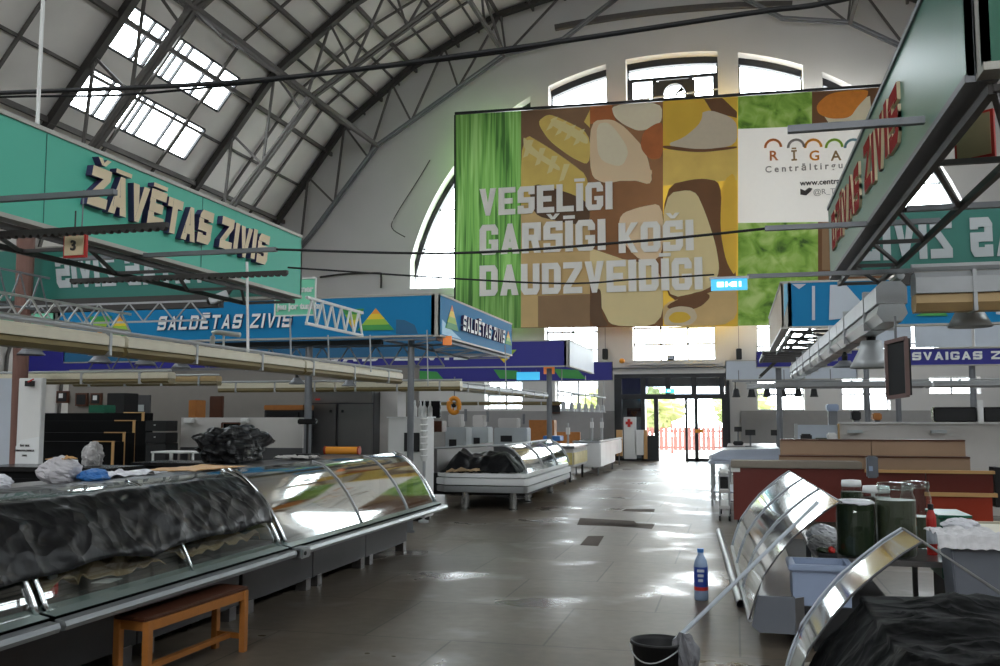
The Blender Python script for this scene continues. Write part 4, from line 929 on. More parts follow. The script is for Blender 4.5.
flatsheet('cardboard', 'cream cardboard sheet on the shelf left of the black bag', 'cardboard', -4.2, -4.7, 6.85, 7.7, Zs_, 'wood_edge', .02, 11)
bag('large black plastic bag heaped on the counter before the grey partition', -4.85, 8.6, 1.103, (.24, .55, .2), 'plastic_black', 12, amp=.35, nu=60, nv=40, fr=1.4)
flatsheet('cardboard', 'pale folded cardboard beside the large black plastic bag', 'cardboard', -4.3, -4.7, 9.16, 9.46, Zs_, 'white_panel', .05, 15)
t = thing('label_roll', 'orange roll lying on the far end of the counter shelf', 'roll', (-4.5, 10.4, Zs_ + .04))
MB().tube([(-4.68, 10.45, Zs_ + .055), (-4.3, 10.5, Zs_ + .055)], .045, 14).build('body', 'orange', t)
for x in (-4.3, -4.7): MB().tube([(x, 10.5 if x > -4.5 else 10.45, Zs_ + .055), (x + .02, 10.5 if x > -4.5 else 10.45, Zs_ + .055)], .05, 14).build('end_cap', 'red_panel_bright', t)
t = thing('scale_display', 'black scale display on a thin stand before the grey fridge', 'scale', (-4.55, 9.6, Zs_))
MB().box(-4.68, -4.42, 9.5, 9.72, Zs_, Zs_ + .05).build('base', 'black', t, bevel=.01); MB().tube([(-4.55, 9.65, Zs_ + .05), (-4.55, 9.65, 1.5)], .014, 8).build('stand', 'black', t); MB().box(-4.66, -4.44, 9.62, 9.68, 1.47, 1.53).build('display', 'black_gloss', t, bevel=.01)
# wooden bench
t = thing('wooden_bench', 'small wooden bench with a dark top standing before the display case', 'bench', (-3.4, 5.4, 0))
cs = [V((-3.47, 4.86, .4)), V((-3.24, 4.82, .4)), V((-3.19, 5.9, .4)), V((-3.44, 5.95, .4))]
MB().prism(cs, (0, 0, .022)).build('seat', 'wood_dark', t, bevel=.005)
ins = lambda p, k=.035: p.lerp((cs[0] + cs[1] + cs[2] + cs[3]) / 4, k / .5)
L4 = [ins(p) for p in cs]
for p in L4: MB().box(p.x - .02, p.x + .02, p.y - .024, p.y + .024, 0, .4).build('leg', 'wood_orange', t, bevel=.003)
for i, j in ((0, 1), (1, 2), (2, 3), (3, 0)): MB().bar(L4[i] - V((0, 0, .03)), L4[j] - V((0, 0, .03)), .02, .055).build('apron', 'wood_orange', t)
for i, j in ((0, 1), (2, 3)): MB().bar(V((L4[i].x, L4[i].y, .1)), V((L4[j].x, L4[j].y, .1)), .02, .035).build('side_rail', 'wood_orange', t)
MB().bar((L4[0].lerp(L4[1], .5)) - V((0, 0, .3)), (L4[2].lerp(L4[3], .5)) - V((0, 0, .3)), .04, .03).build('stretcher', 'wood_orange', t)
# ------------------------------------------------------------------ inside of the stalls on the left
def pb(name, label, cat, x0, x1, y0, y1, Y, d, m, bev=.01, floor=False):
    p = aty(x0, y1, Y); q = aty(x1, y0, Y); z0 = 0 if floor else p.z
    o = MB().box(p.x, q.x, Y, Y + d, max(0, z0), q.z).build(name, m, bevel=bev)
    return tag(o, label, cat), (p.x, q.x, max(0, z0), q.z)
t = thing('partition_column', 'white boxed column with a paper notice beside the brown column', 'column', (-6.45, 7.48, 0))
xw0, xw1 = aty(17, 420, 7.48).x, aty(40.5, 420, 7.48).x; MB().box(xw0, xw1, 7.48, 7.54, 0, aty(28, 378, 7.48).z).build('shaft', 'white', t, bevel=.006)
MB().box(xw0 - .008, xw0 - .001, 7.5, 7.54, 0, 1.9).build('edge_strip', 'red', t)
pa, pc = aty(15.5, 469, 7.46), aty(40, 440, 7.46)
nt_ = MB().prism([(pa.x, 7.45, pa.z), (pc.x, 7.45, pa.z), (pc.x, 7.45, pc.z + .03), (pa.x + .05, 7.45, pc.z), (pa.x, 7.45, pc.z - .06)], (0, .01, 0)).build('paper_notice', 'white_gloss'); tag(nt_, 'white paper notice with a folded corner taped to the white column', 'notice')
for k, tx_ in enumerate(('ŠEIT TIEK', 'PĀRDOTA SVAIGA', 'ZIVIS')): vtext(tx_, (pa.x + .1, 7.446, pc.z - .06 - .045 * k), (1, 0, 0), (0, 0, 1), .018, 'ink', 'writing', nt_, align='CENTER')
t = thing('alarm_box', 'small red-fronted box on the white column', 'box', (-6.42, 7.46, 1.8))
ca_ = aty(30, 383, 7.45); MB().box(ca_.x - .04, ca_.x + .03, 7.43, 7.478, ca_.z - .03, ca_.z + .02).build('body', 'black', t); MB().bar((ca_.x, 7.425, ca_.z + .01), (ca_.x + .06, 7.425, ca_.z + .035), .01).build('lever', 'red', t)
o = MB().box(-9, -7.02, 8.15, 8.2, 1.0, 1.94).box(-9, -7.02, 8.14, 8.22, 0, .98).build('partition_panel', ['frost']); o.data.materials.append(MATS['black'])
for p_ in o.data.polygons:
    if p_.center.z < .985: p_.material_index = 1
tag(o, 'pale bluish partition with a black foot left of the white column', 'partition')
# black worktops in the stall
def worktop(label, x0, x1, y0, y1, z, m='matte_black', mt='black_gloss'):
    t = thing('work_counter', label, 'counter', ((x0 + x1) / 2, y0, 0))
    MB().box(x0 + .03, x1 - .03, y0 + .03, y1 - .03, .08, z - .04).build('cabinet', m, t); MB().box(x0, x1, y0, y1, z - .04, z).build('top', mt, t, bevel=.006)
    n = max(2, round((x1 - x0) / .7))
    for k in range(n): MB().box(x0 + .05 + (x1 - x0 - .1) * k / n + .01, x0 + .05 + (x1 - x0 - .1) * (k + 1) / n - .01, y0 + .01, y0 + .03, .14, z - .1).build('door', m, t)
    MB().box(x0 + .06, x1 - .06, y0 + .08, y1 - .08, 0, .08).build('plinth', 'black', t); return t
worktop('black counter behind the bags, in front of the stepped black display', -9.4, -5.1, 6.9, 7.5, 1.13) if 0 else worktop('black counter carrying the patterned bag', -6.4, -5.05, 6.95, 7.45, 1.125)
worktop('black counter in front of the grey partition', -6.5, -4.85, 9.3, 9.9, 1.05)
t = thing('stepped_display', 'black stepped display stand with pale wooden edges', 'display stand', (-9.2, 12.8, 0))
for k, (x1, y) in enumerate(((144, 413), (135, 421), (125, 433), (114, 442))):
    Y_ = 13.0 - .25 * k; p = aty(36, y, Y_); q = aty(x1, y, Y_)
    MB().box(p.x, q.x, Y_, Y_ + .24, 0, q.z).build('step', 'matte_black', t)
    MB().box(q.x - .03, q.x + .01, Y_ - .015, Y_, .3, q.z + .01).build('wood_edge', 'wood_edge', t)
    MB().box(q.x - .35, q.x + .01, Y_ - .016, Y_ + .01, q.z, q.z + .014).build('wood_edge', 'wood_edge', t)
t = thing('drawer_box', 'black two-drawer box with white knobs on the stepped display', 'drawers', aty(155, 443, 12.0))
for k, (y0, y1) in enumerate(((420, 431), (432, 443))):
    p = aty(145, y1, 12.); q = aty(166, y0, 12.); d = MB().box(p.x, q.x, 12., 12.3, p.z, q.z - .01).build('drawer', 'black', t, bevel=.006)
    MB().lathe([(.0, 0), (.014, .004), (.014, .012)], ((p.x + q.x) / 2, 11.98, (p.z + q.z) / 2), 8).build('knob', 'white', d)
p = aty(145, 470, 12.); q = aty(166, 443.2, 12.); MB().box(p.x, q.x, 12., 12.3, 0, q.z - .005).build('pedestal', 'black', t)
t = thing('tube_table', 'small white tube-framed table in front of the black drawers', 'table', aty(172, 470, 11.))
fr = [aty(x, y, 11.) for x, y in ((153, 453), (193, 453), (172, 453))]
for p in fr:
    for dy in (0, .4): MB().tube([V((p.x, 11 + dy, 0)), V((p.x, 11 + dy, p.z))], .016, 7).build('leg', 'white', t)
MB().box(fr[0].x - .02, fr[1].x + .02, 10.98, 11.42, fr[0].z, fr[0].z + .02).build('top', 'white', t)
# partition with a serving hatch
t = thing('partition_wall', 'pale grey stall partition with a small dark hatch', 'partition', aty(240, 470, 12.5))
p = aty(180, 465, 12.5); q = aty(303, 417.5, 12.5); r1 = aty(222, 438, 12.5); r2 = aty(240, 423, 12.5); zm = aty(240, 447.5, 12.5).z
MB().box(p.x, r1.x, 12.5, 12.56, zm, q.z).box(r2.x, q.x, 12.5, 12.56, zm, q.z).box(r1.x, r2.x, 12.5, 12.56, zm, r1.z).box(r1.x, r2.x, 12.5, 12.56, r2.z, q.z).build('upper_panel', 'white_panel', t)
MB().box(p.x, q.x, 12.49, 12.57, 0, zm).build('lower_panel', 'kick_grey', t)
h = MB().box(r1.x, r2.x, 12.53, 12.55, r1.z, r2.z).build('hatch', 'black_gloss', t)
g = MB(); g.bar((r1.x, 12.49, r1.z), (r2.x, 12.49, r1.z), .02).bar((r1.x, 12.49, r2.z), (r2.x, 12.49, r2.z), .02).bar((r1.x, 12.49, r1.z), (r1.x, 12.49, r2.z), .02).bar((r2.x, 12.49, r1.z), (r2.x, 12.49, r2.z), .02); g.build('hatch_frame', 'wood_dark', t)
o, _ = pb('switch_box', 'small white box at the top of the grey partition', 'box', 183, 192, 418, 423, 12.4, .08, 'white')
o, _ = pb('switch_box', 'small white box beside the dark hatch', 'box', 240, 247, 418, 423, 12.4, .08, 'white')
# grey two-door fridge
t = thing('fridge_cabinet', 'tall grey two-door fridge cabinet between the partition and the white counter', 'fridge', aty(338, 452, 14.))
p = aty(303, 452, 14.); q = aty(373, 390, 14.); q2 = aty(387, 392, 14.5)
MB().box(p.x, q.x, 14.05, 14.75, .1, q.z).build('body', 'kick_grey', t, bevel=.01); xm = aty(337, 420, 14.).x; zt = aty(338, 404, 14.).z
for a, c, kx in ((p.x + .01, xm - .02, xm - .1), (xm + .02, q.x - .01, xm + .1)):
    d = MB().box(a, c, 14.0, 14.05, .16, zt).build('door', 'steel_sheet', t, bevel=.008); MB().tube([(kx, 13.98, zt - .1), (kx, 13.97, zt - .13)], .02, 8).build('lock', 'black', d)
MB().box(p.x + .01, q.x - .01, 14.0, 14.05, zt + .02, q.z - .01).build('top_panel', 'steel_sheet', t); MB().box(p.x + .2, p.x + .28, 13.99, 14., zt + .06, zt + .09).build('lamp', 'red', t)
MB().box(p.x + .05, q.x - .05, 14.1, 14.7, 0, .1).build('plinth', 'black', t)
MB().box(q.x + .005, q.x + .3, 14.3, 14.7, 0, q.z - .02).build('side_panel', 'white_panel', t)
t = thing('white_counter', 'white cabinet with bottles on top right of the grey fridge', 'cabinet', aty(408, 453, 13.6))
p = aty(388, 453, 13.6); q = aty(426, 418, 13.6); MB().box(p.x, q.x, 13.6, 14.0, .06, q.z).build('body', 'white', t, bevel=.01); MB().box(p.x + .05, q.x - .05, 13.65, 13.95, 0, .06).build('plinth', 'black', t)
MB().box(p.x + .26, p.x + .5, 13.58, 13.6, q.z - .5, q.z - .22).build('recess', 'black', t); MB().box(p.x - .02, q.x + .02, 13.58, 14.02, q.z, q.z + .02).build('top', 'white_gloss', t)
zt = q.z + .021
b0 = thing('spray_bottle', 'tall white bottle standing leftmost on the white cabinet', 'bottle', (p.x + .3, 13.75, zt), 'bottles on the white cabinet')
c_ = wloc(b0); MB().lathe([(.035, 0), (.038, .02), (.038, .13), (.014, .18)], c_, 12).build('body', 'white', b0); MB().lathe([(.016, .18), (.016, .21), (.008, .25)], c_, 10).build('nozzle', 'white_gloss', b0)
for k in range(4): dup(b0, (p.x + .37 + k * .075, 13.75 + .05 * (k % 2), zt), 0, ['second white bottle from the fridge on the white cabinet', 'third white bottle from the fridge on the white cabinet', 'fourth white bottle from the fridge on the white cabinet', 'white bottle nearest the cup stack on the white cabinet'][k])
t = thing('cup_stack', 'column of stacked white cups at the end of the white cabinet', 'cups', (aty(424, 450, 13.5).x, 13.5, 0))
c_ = wloc(t); z1 = q.z
for k in range(7):
    z = .9 + k * (z1 - .9) / 7; MB().lathe([(.04, z), (.06, z + .07), (.065, z + .075), (.05, z + .09)], c_, 12).build('cup', 'white', t)
MB().lathe([(.08, 0), (.08, .03), (.02, .05), (.02, .9)], c_, 10).build('stand', 'light_steel', t)
# back wall of the stalls with pictures
o = mat('stall_wall', (132, 126, 120), .7, var=.06); MB().box(-13, -5.6, 16.5, 16.56, 0, 2.5).build('stall_back_wall', 'stall_wall'); tag(o, 'pale back wall of the stall with dark pictures', 'wall panel')
for k, (x0, x1, y0, y1) in enumerate(((56, 68, 391, 403), (75, 87, 393, 406), (90, 101, 393, 405))):
    t = thing('wall_picture', ['dark picture nearest the white column on the stall back wall', 'dark reddish picture in the middle of the stall back wall', 'dark picture with a white patch on the stall back wall'][k], 'picture', aty((x0 + x1) / 2, y1, 16.45))
    p = aty(x0, y1, 16.44); q = aty(x1, y0, 16.44); MB().box(p.x, q.x, 16.44, 16.5, p.z, q.z).build('frame', 'wood_dark', t); MB().box(p.x + .03, q.x - .03, 16.43, 16.44, p.z + .03, q.z - .03).build('image', 'black', t)
    if k != 1: MB().box(p.x + .07, p.x + .16, 16.425, 16.43, q.z - .14, q.z - .05).build('patch', 'white', t)
t = thing('poster_board', 'grey poster board with two small pictures and white writing', 'board', aty(135, 412, 15.5))
p = aty(124, 413, 15.5); q = aty(150, 395, 15.5); MB().box(p.x, q.x, 15.5, 15.54, p.z, q.z).build('board', 'kick_grey', t)
for k in range(2): MB().box(p.x + .03 + .22 * k, p.x + .2 + .22 * k, 15.48, 15.5, p.z + .03, p.z + .15).build('picture', 'letter_grey', t)
vtext('Zivis', (p.x + .05, 15.49, q.z - .1), (1, 0, 0), (0, 0, 1), .07, 'white', 'writing', t)
o, _ = pb('dark_cabinet', 'tall dark cabinet behind the stepped display', 'cabinet', 106, 125, 393, 420, 14.6, .4, 'black')
o, _ = pb('plastic_crate', 'dark green crate on top of the stepped display', 'crate', 88, 104, 405, 412.9, 13.1, .3, 'green_dark')
o, _ = pb('orange_cabinet', 'narrow orange cabinet above the grey partition', 'cabinet', 188, 196, 400, 419, 13.6, .3, 'wood_orange')
o, _ = pb('dark_door_panel', 'dark brown door panel above the hatch', 'door panel', 209, 222, 396, 418, 14.6, .08, 'wood_dark')
t = thing('oven', 'orange-topped black oven above the grey partition beside the fridge', 'oven', aty(280, 418, 13.4))
p = aty(264, 420, 13.4); q = aty(303, 405, 13.4); r_ = aty(303, 410, 13.4); MB().box(p.x, q.x, 13.4, 13.8, p.z - .3, r_.z).build('body', 'black', t, bevel=.01); MB().box(p.x, q.x, 13.38, 13.8, r_.z, q.z).build('top_panel', 'wood_orange', t, bevel=.01)
MB().box(p.x + .06, q.x - .06, 13.36, 13.4, p.z + .02, r_.z - .03).build('window', 'black_gloss', t); MB().box(p.x + .1, q.x - .1, 13.42, 13.78, 0, p.z - .3).build('stand', 'black', t)
# ------------------------------------------------------------------ second counter row
G2 = [(-3.36, .62), (-3.4, .74), (-3.48, .88), (-3.6, 1.0), (-3.74, 1.07)]
def g2(u, y, ins=0.):
    s = u * (len(G2) - 1); i = min(int(s), len(G2) - 2); f = s - i
    return V((G2[i][0] + (G2[i + 1][0] - G2[i][0]) * f - ins, y, G2[i][1] + (G2[i + 1][1] - G2[i][1]) * f - ins * .6))
t = thing('island_case', 'chromed island display case on steel legs in the second row', 'display counter', (-4.2, 17.4, 0))
for z0, z1, e in ((.3, .4, 0.), (.42, .53, .02), (.545, .61, -.03)):
    MB().prism([(-5.1, 15.75, z0), (-4.75, 15.4 - e, z0), (-3.4 + e, 15.4 - e, z0), (-3.34 + e, 15.46 - e, z0), (-3.34 + e, 19.6, z0), (-5.1, 19.6, z0)], (0, 0, z1 - z0)).build('whitened_band', 'white_gloss' if z0 > .35 else 'alu', t, bevel=.01)  # upper bands: bright chrome reflections put into the colour as glossy white
MB().box(-5.05, -3.42, 15.6, 19.55, .24, .6).build('tub', 'black', t)
for x, y in ((-4.45, 15.62), (-3.62, 15.62), (-3.7, 17.15), (-3.7, 19.3), (-4.9, 19.3), (-4.9, 17.2)): MB().lathe([(.08, 0), (.08, .02), (.062, .03), (.062, .3)], (x, y, 0), 14).build('leg', 'chrome', t, smooth=False)
for a, c in ((15.5, 16.9), (16.9, 18.25), (18.25, 19.58)): MB().sheet(lambda u, v: g2(u, a + .01 + (c - a - .02) * v), 10, 2).build('glass_pane', 'case_glass_bright', t, smooth=True, fix=False)
for y in (15.5, 16.9, 18.25, 19.58): MB().tube([g2(u / 8, y, -.008) for u in range(9)], .016, 8).build('glass_support', 'light_steel', t)
MB().tube([(-3.76, 15.5, 1.08), (-3.76, 19.58, 1.08)], .02, 8).tube([(-3.76, 15.5, 1.08), (-5.0, 15.6, 1.02)], .018, 8).build('top_rail', 'light_steel', t)
MB().box(-5.0, -4.95, 15.6, 19.5, .6, 1.02).build('back_wall', 'steel_sheet', t)
def fn(u, v):
    x = -4.9 + 1.35 * u; y = 15.55 + 1.5 * v; e = min(u, 1 - u, v, 1 - v) * 5
    return V((x, y, .62 + .36 * min(1, e) * (.75 + .5 * noise.noise(V((u * 3, v * 3, 4.)))) + .05 * noise.noise(V((u * 9, v * 9, 1.)))))
tag(MB().sheet(fn, 40, 30).build('plastic_sheet', 'plastic_black', smooth=True, fix=False), 'black plastic sheet heaped over the island case in the second row', 'plastic sheet')
flatsheet('kraft_paper', 'brown paper corner sticking out of the black heap on the island case', 'paper', -4.75, -4.2, 15.44, 15.75, .6, 'kraft', .1, 4, .03)
# rack table beyond it
t = thing('rack_table', 'low steel rack beyond the glass of the island case', 'table', (-4.2, 20.9, 0))
for x in (-4.6, -3.85):
    for y in (19.95, 21.9): MB().bar((x, y, 0), (x, y, .55), .05).build('leg', 'grey_steel', t)
MB().box(-4.65, -3.8, 19.85, 22., .55, .6).build('top', 'steel_sheet', t); MB().bar((-3.85, 19.9, .2), (-3.85, 21.95, .2), .03).bar((-4.6, 19.9, .2), (-4.6, 21.95, .2), .03).build('rail', 'grey_steel', t)
t = thing('yellow_freezer', 'low chest counter with a yellow patterned front, left of the white freezer', 'freezer', (-4.2, 22.6, 0))
mat('yellow_print', (206, 190, 120), .4, var=.35, sc=7)
MB().box(-4.6, -3.75, 22.5, 24.6, .36, .8).build('body', 'white_panel', t, bevel=.02); MB().box(-3.75, -3.73, 22.52, 24.58, .42, .7).build('side_print', 'yellow_print', t); MB().box(-4.58, -3.77, 22.48, 22.5, .42, .7).build('front_print', 'yellow_print', t)
MB().box(-4.62, -3.72, 22.46, 24.64, .8, .86).build('lid', 'steel_sheet', t)
for x in (-4.5, -3.85):
    for y in (22.6, 24.5): MB().bar((x, y, 0), (x, y, .36), .05).build('leg', 'black', t)
def chest(label, x0, x1, y0, y1, z0, z1, m='white_gloss'):
    t = thing('chest_freezer', label, 'freezer', ((x0 + x1) / 2, y0, 0))
    MB().box(x0, x1, y0, y1, z0, z1).build('body', m, t, bevel=.025); MB().box(x0 - .01, x1 + .01, y0 - .01, y1 + .01, z1 + .002, z1 + .05).build('rim', 'light_steel', t, bevel=.01)
    n = 3
    for k in range(n): a = y0 + .05 + (y1 - y0 - .1) * k / n; MB().box(x0 + .05, x1 - .05, a + .01, a + (y1 - y0 - .1) / n - .01, z1 + .05, z1 + .062).build('sliding_lid', 'dark_pane', t); MB().box(x1, x1 + .004, a + .01, a + (y1 - y0 - .1) / n - .01, z0 + .05, z1 - .05).build('side_panel', m, t)
    for x in (x0 + .08, x1 - .08):
        for y in (y0 + .1, y1 - .1): MB().lathe([(.03, 0), (.03, .03), (.02, .04), (.02, z0)], (x, y, 0), 8).build('foot', 'grey_steel', t)
    return t
chest('white chest freezer on feet beside the aisle, before the entrance', -4.25, -3.5, 25.4, 28.6, .22, .86)
chest('small white counter freezer just before the entrance glass', -4.3, -3.6, 29.2, 31.2, .4, .84)
def post(label, px, y0, y1, Y, r=.03, m='light_steel'):
    p = aty(px, y1, Y); q = aty(px + .5, y0, Y); t = thing('metal_post', label, 'post', (p.x, Y, 0))
    MB().lathe([(.14, 0), (.14, .015), (.02, .03), (r, .04), (r, q.z)], (p.x, Y, 0), 10).build('shaft', m, t); MB().box(p.x - .05, p.x + .05, Y - .04, Y + .04, q.z - .3, q.z - .12).build('clip', 'white', t); return t
post('upright metal post above the yellow freezer', 568, 423, 440, 24.9); post('slanting steel post behind the white chest freezer, nearer the trough', 592, 418, 440, 29, .04); post('steel post with a white clip behind the white chest freezer, nearer the entrance', 602, 418, 440, 29.1, .04)
o, _ = pb('plastic_crate', 'blue plastic crate beyond the island case', 'crate', 543, 560, 436, 441, 22.8, .5, 'sky_blue_bag')
o, _ = pb('wooden_cabinet', 'orange-brown wooden cabinet behind the island case', 'cabinet', 529, 554, 420, 445, 24.9, .4, 'wood_orange', floor=True)
o, _ = pb('wooden_board', 'low orange-brown board along the grey wall before the entrance', 'board', 552, 580, 432, 448, 27.9, .1, 'wood_orange')
# white machines and clutter behind the island case
def machine(label, x0, x1, y0, y1, Y, kind):
    p = aty(x0, y1, Y); q = aty(x1, y0, Y); t = thing('white_machine', label, 'machine', ((p.x + q.x) / 2, Y, 0)); w = q.x - p.x
    MB().box(p.x, q.x, Y, Y + .5, 0, .85).build('stand', 'kick_grey', t); MB().box(p.x, q.x, Y, Y + .45, .852, q.z - (q.z - .85) * .35).build('body', 'letter_grey', t, bevel=.02)
    MB().box(p.x + w * .1, p.x + w * .7, Y + .05, Y + .4, q.z - (q.z - .85) * .35, q.z).build('head', 'white_panel', t, bevel=.02); MB().box(p.x + w * .2, p.x + w * .55, Y - .01, Y, .95, 1.1).build('control_panel', 'black', t)
    MB().tube([(q.x - w * .15, Y + .2, q.z - .15), (q.x - w * .15, Y + .2, q.z + .1)], .03, 8).build('knob', 'grey_steel', t); return t
machine('white machine under the orange fan', 445, 466, 414, 445, 18.5, 0); machine('white machine in the middle of the second stall', 470, 488, 415, 442, 20.2, 1); machine('white machine by the wooden cabinet', 494, 527, 418, 445, 22.6, 2)
o, _ = pb('monitor', 'black monitor behind the white bottles', 'monitor', 412, 440, 401, 418, 17.3, .08, 'black_gloss')
o, _ = pb('dark_box', 'black box with a red-brown rim left of the white machines', 'box', 427, 442, 421, 432, 16.9, .3, 'wood_dark')
t = thing('wall_fan', 'round orange fan hanging above the white machines', 'fan', aty(454, 406, 17.5))
p = aty(454, 405.5, 17.5); R_ = .14; g = MB(); k_ = 24
pts = [p + V((R_ * .75 * math.cos(2 * math.pi * k / k_), 0, R_ * math.sin(2 * math.pi * k / k_))) for k in range(k_ + 1)]
g.tube(pts, .045, 8, cap=False); g.build('ring', 'orange', t, smooth=True)
MB().tube([p + V((0, -.03, 0)), p + V((0, .04, 0))], .04, 12).build('hub', 'black', t)
for k in range(3): a = k * 2.09; MB().prism([p, p + V((.1 * math.cos(a), .01, .12 * math.sin(a))), p + V((.1 * math.cos(a + .6), -.01, .12 * math.sin(a + .6)))], (0, .008, 0)).build('blade', 'orange', t)
MB().bar(p + V((0, .03, R_)), p + V((0, .03, .55)), .02).build('bracket', 'grey_steel', t)
for k in range(7):
    y = 21.2 + k * 1.1; t = thing('spot_lamp', ['first', 'second', 'third', 'fourth', 'fifth', 'sixth', 'seventh'][k] + ' white spot lamp on the rail before the entrance, counted from the island case', 'lamp', (-3.75, y, 1.72), 'spot lamps on the left rail')
    MB().lathe([(.03, .22), (.05, .18), (.06, .06), (.09, 0)], (-3.75, y, 1.68), 12).build('shade', 'light_steel', t); MB().tube([(-3.75, y, 1.9), (-3.75, y, 2.1)], .012, 6).build('stem', 'grey_steel', t)
t = thing('lamp_rail', 'thin steel rail carrying the spot lamps before the entrance', 'rail', (-3.75, 21, 2.12)); MB().box(-3.79, -3.71, 20.6, 28.2, 2.1, 2.14).build('bar', 'light_steel', t)
for y in (21, 24.5, 28): MB().bar((-3.75, y, 2.14), (-3.75, y, 2.62), .02).build('hanger', 'light_steel', t)
o = MB().box(-8.5, -4.3, 31.8, 31.9, 0, 1.75).build('tiled_partition', 'tile_grey'); tag(o, 'grey tiled partition wall left of the entrance', 'partition')
t = thing('wall_board', 'small black board on the grey wall before the entrance', 'board', aty(552, 413, 31.7)); p = aty(548, 413, 31.7); q = aty(560, 405, 31.7); MB().box(p.x, q.x, 31.72, 31.79, p.z, q.z).build('panel', 'black', t, bevel=.01)
g = MB(); g.bar((p.x, 31.71, p.z), (q.x, 31.71, p.z), .04).bar((p.x, 31.71, q.z), (q.x, 31.71, q.z), .04); g.build('frame', 'wood_dark', t)
# ------------------------------------------------------------------ right-hand side, foreground: tilted glass cases
mat('tub_grey', (104, 108, 116), .45, var=.06); mat('tub_blue', (150, 164, 190), .4, var=.05); mat('pickle', (26, 40, 16), .35, var=.45, sc=18); mat('pickle_grey', (64, 68, 50), .4, var=.3, sc=14); mat('brown_pickle', (52, 40, 30), .4, var=.3, sc=14)
RPF = [(.07, .2), (.11, .34), (.17, .49), (.26, .62), (.36, .74), (.47, .84), (.58, .93), (.67, .99)]
def rpt(u, y, sh=0., off=0.):
    s = u * (len(RPF) - 1); i = min(int(s), len(RPF) - 2); f = s - i
    k = sh - .13 * max(0, (y - 6.7) / 3.7)
    return V((RPF[i][0] + (RPF[i + 1][0] - RPF[i][0]) * f + k - off * .8, y, RPF[i][1] + (RPF[i + 1][1] - RPF[i][1]) * f + off * .6))
glass('case_mirror', (.36, .39, .4), .5, .06)
def case_right(label, y0, y1, ys, sh, endplate=True):
    t = thing('display_case', label, 'display counter', (.75 + sh, y0, 0))
    MB().box(.42 + sh, 1.0 + sh, y0 + .02, y1 - .02, .1, .27).build('base_cabinet', 'black', t)
    MB().box(.48 + sh, .94 + sh, y0 + .08, y1 - .08, 0, .1).build('plinth', 'black', t)
    for a, c in zip(ys, ys[1:]): MB().sheet(lambda u, v: rpt(u, a + .008 + (c - a - .016) * v, sh), 20, 2).build('glass_pane', 'case_mirror', t, smooth=True, fix=False)
    for y in ys: MB().tube([rpt(u / 14, y, sh, .006) for u in range(15)], .006, 7).build('glass_support', 'frost' if y > ys[0] else 'kick_grey', t, smooth=True)
    MB().tube([rpt(1, y0, sh), rpt(1, y1, sh)], .006, 7).build('top_rail', 'kick_grey', t); MB().tube([rpt(0, y0, sh), rpt(0, y1, sh)], .016, 7).build('bottom_rail', 'light_steel', t)
    if endplate: MB().prism([(.08 + sh, y0, .16), (.13 + sh, y0, .12), (.36 + sh, y0, .12), (.36 + sh, y0, .36), (.12 + sh, y0, .36)], (0, .03, 0)).build('end_plate', 'tub_grey', t)
    MB().prism([(.12 + sh, y0 + .03, .13), (.42 + sh, y0 + .03, .13), (.42 + sh, y0 + .03, .36), (.13 + sh, y0 + .03, .3)], (0, y1 - y0 - .06, 0)).build('front_trough', 'steel_sheet', t)
    MB().box(.42 + sh, 1.0 + sh, y0 + .02, y1 - .02, .27, .3).build('deck', 'black', t)
    return t
case_right('curved mirror-like glass display case the mop handle leans on', 6.7, 10.4, [6.7, 7.9, 9.15, 10.4], 0.)
case_right('narrow strip of curved display glass at the edge of the black plastic', 3.2, 5.2, [4.65, 5.2], .14, False)
def fn(u, v):
    far = 4.72 + .1 * u + .05 * noise.noise(V((u * 6, 2., 3.))); y = 2.6 + (far - 2.6) * min(1, v / .93)
    if u < .3: p = V((.24 + .3 * u / .3, y, .2 + .55 * (u / .3) ** .7))
    else: w = (u - .3) / .7; p = V((.54 + 1.9 * w, y, .77))
    x = p.x; k = noise.noise(V((x * 2.6, y * 2.6, 3.))) * .06 + (.5 - abs(noise.noise(V((x * 3.2, y * 3.2, 8.))))) ** 6 * 1. + (.5 - abs(noise.noise(V((x * 8, y * 8, 3.))))) ** 6 * .3 + abs(noise.noise(V((x * 9, y * 9, 1.)))) * .015
    p.z += max(-.01, k) - .03; p.x -= k * .6 if u < .3 else 0
    if v > .93: p.z -= (v - .93) / .07 * (.3 if u > .3 else .02)
    return p
mat('plastic_black_shiny', (5, 5, 6), .62, var=.3, sc=5, bump=.1, spec=.08); crease('plastic_black_shiny', 5., .25)
tag(MB().sheet(fn, 130, 110).build('plastic_sheet', 'plastic_black_shiny', smooth=True, fix=False), 'large crumpled black plastic sheet heaped over the nearest right-hand counter', 'plastic sheet')
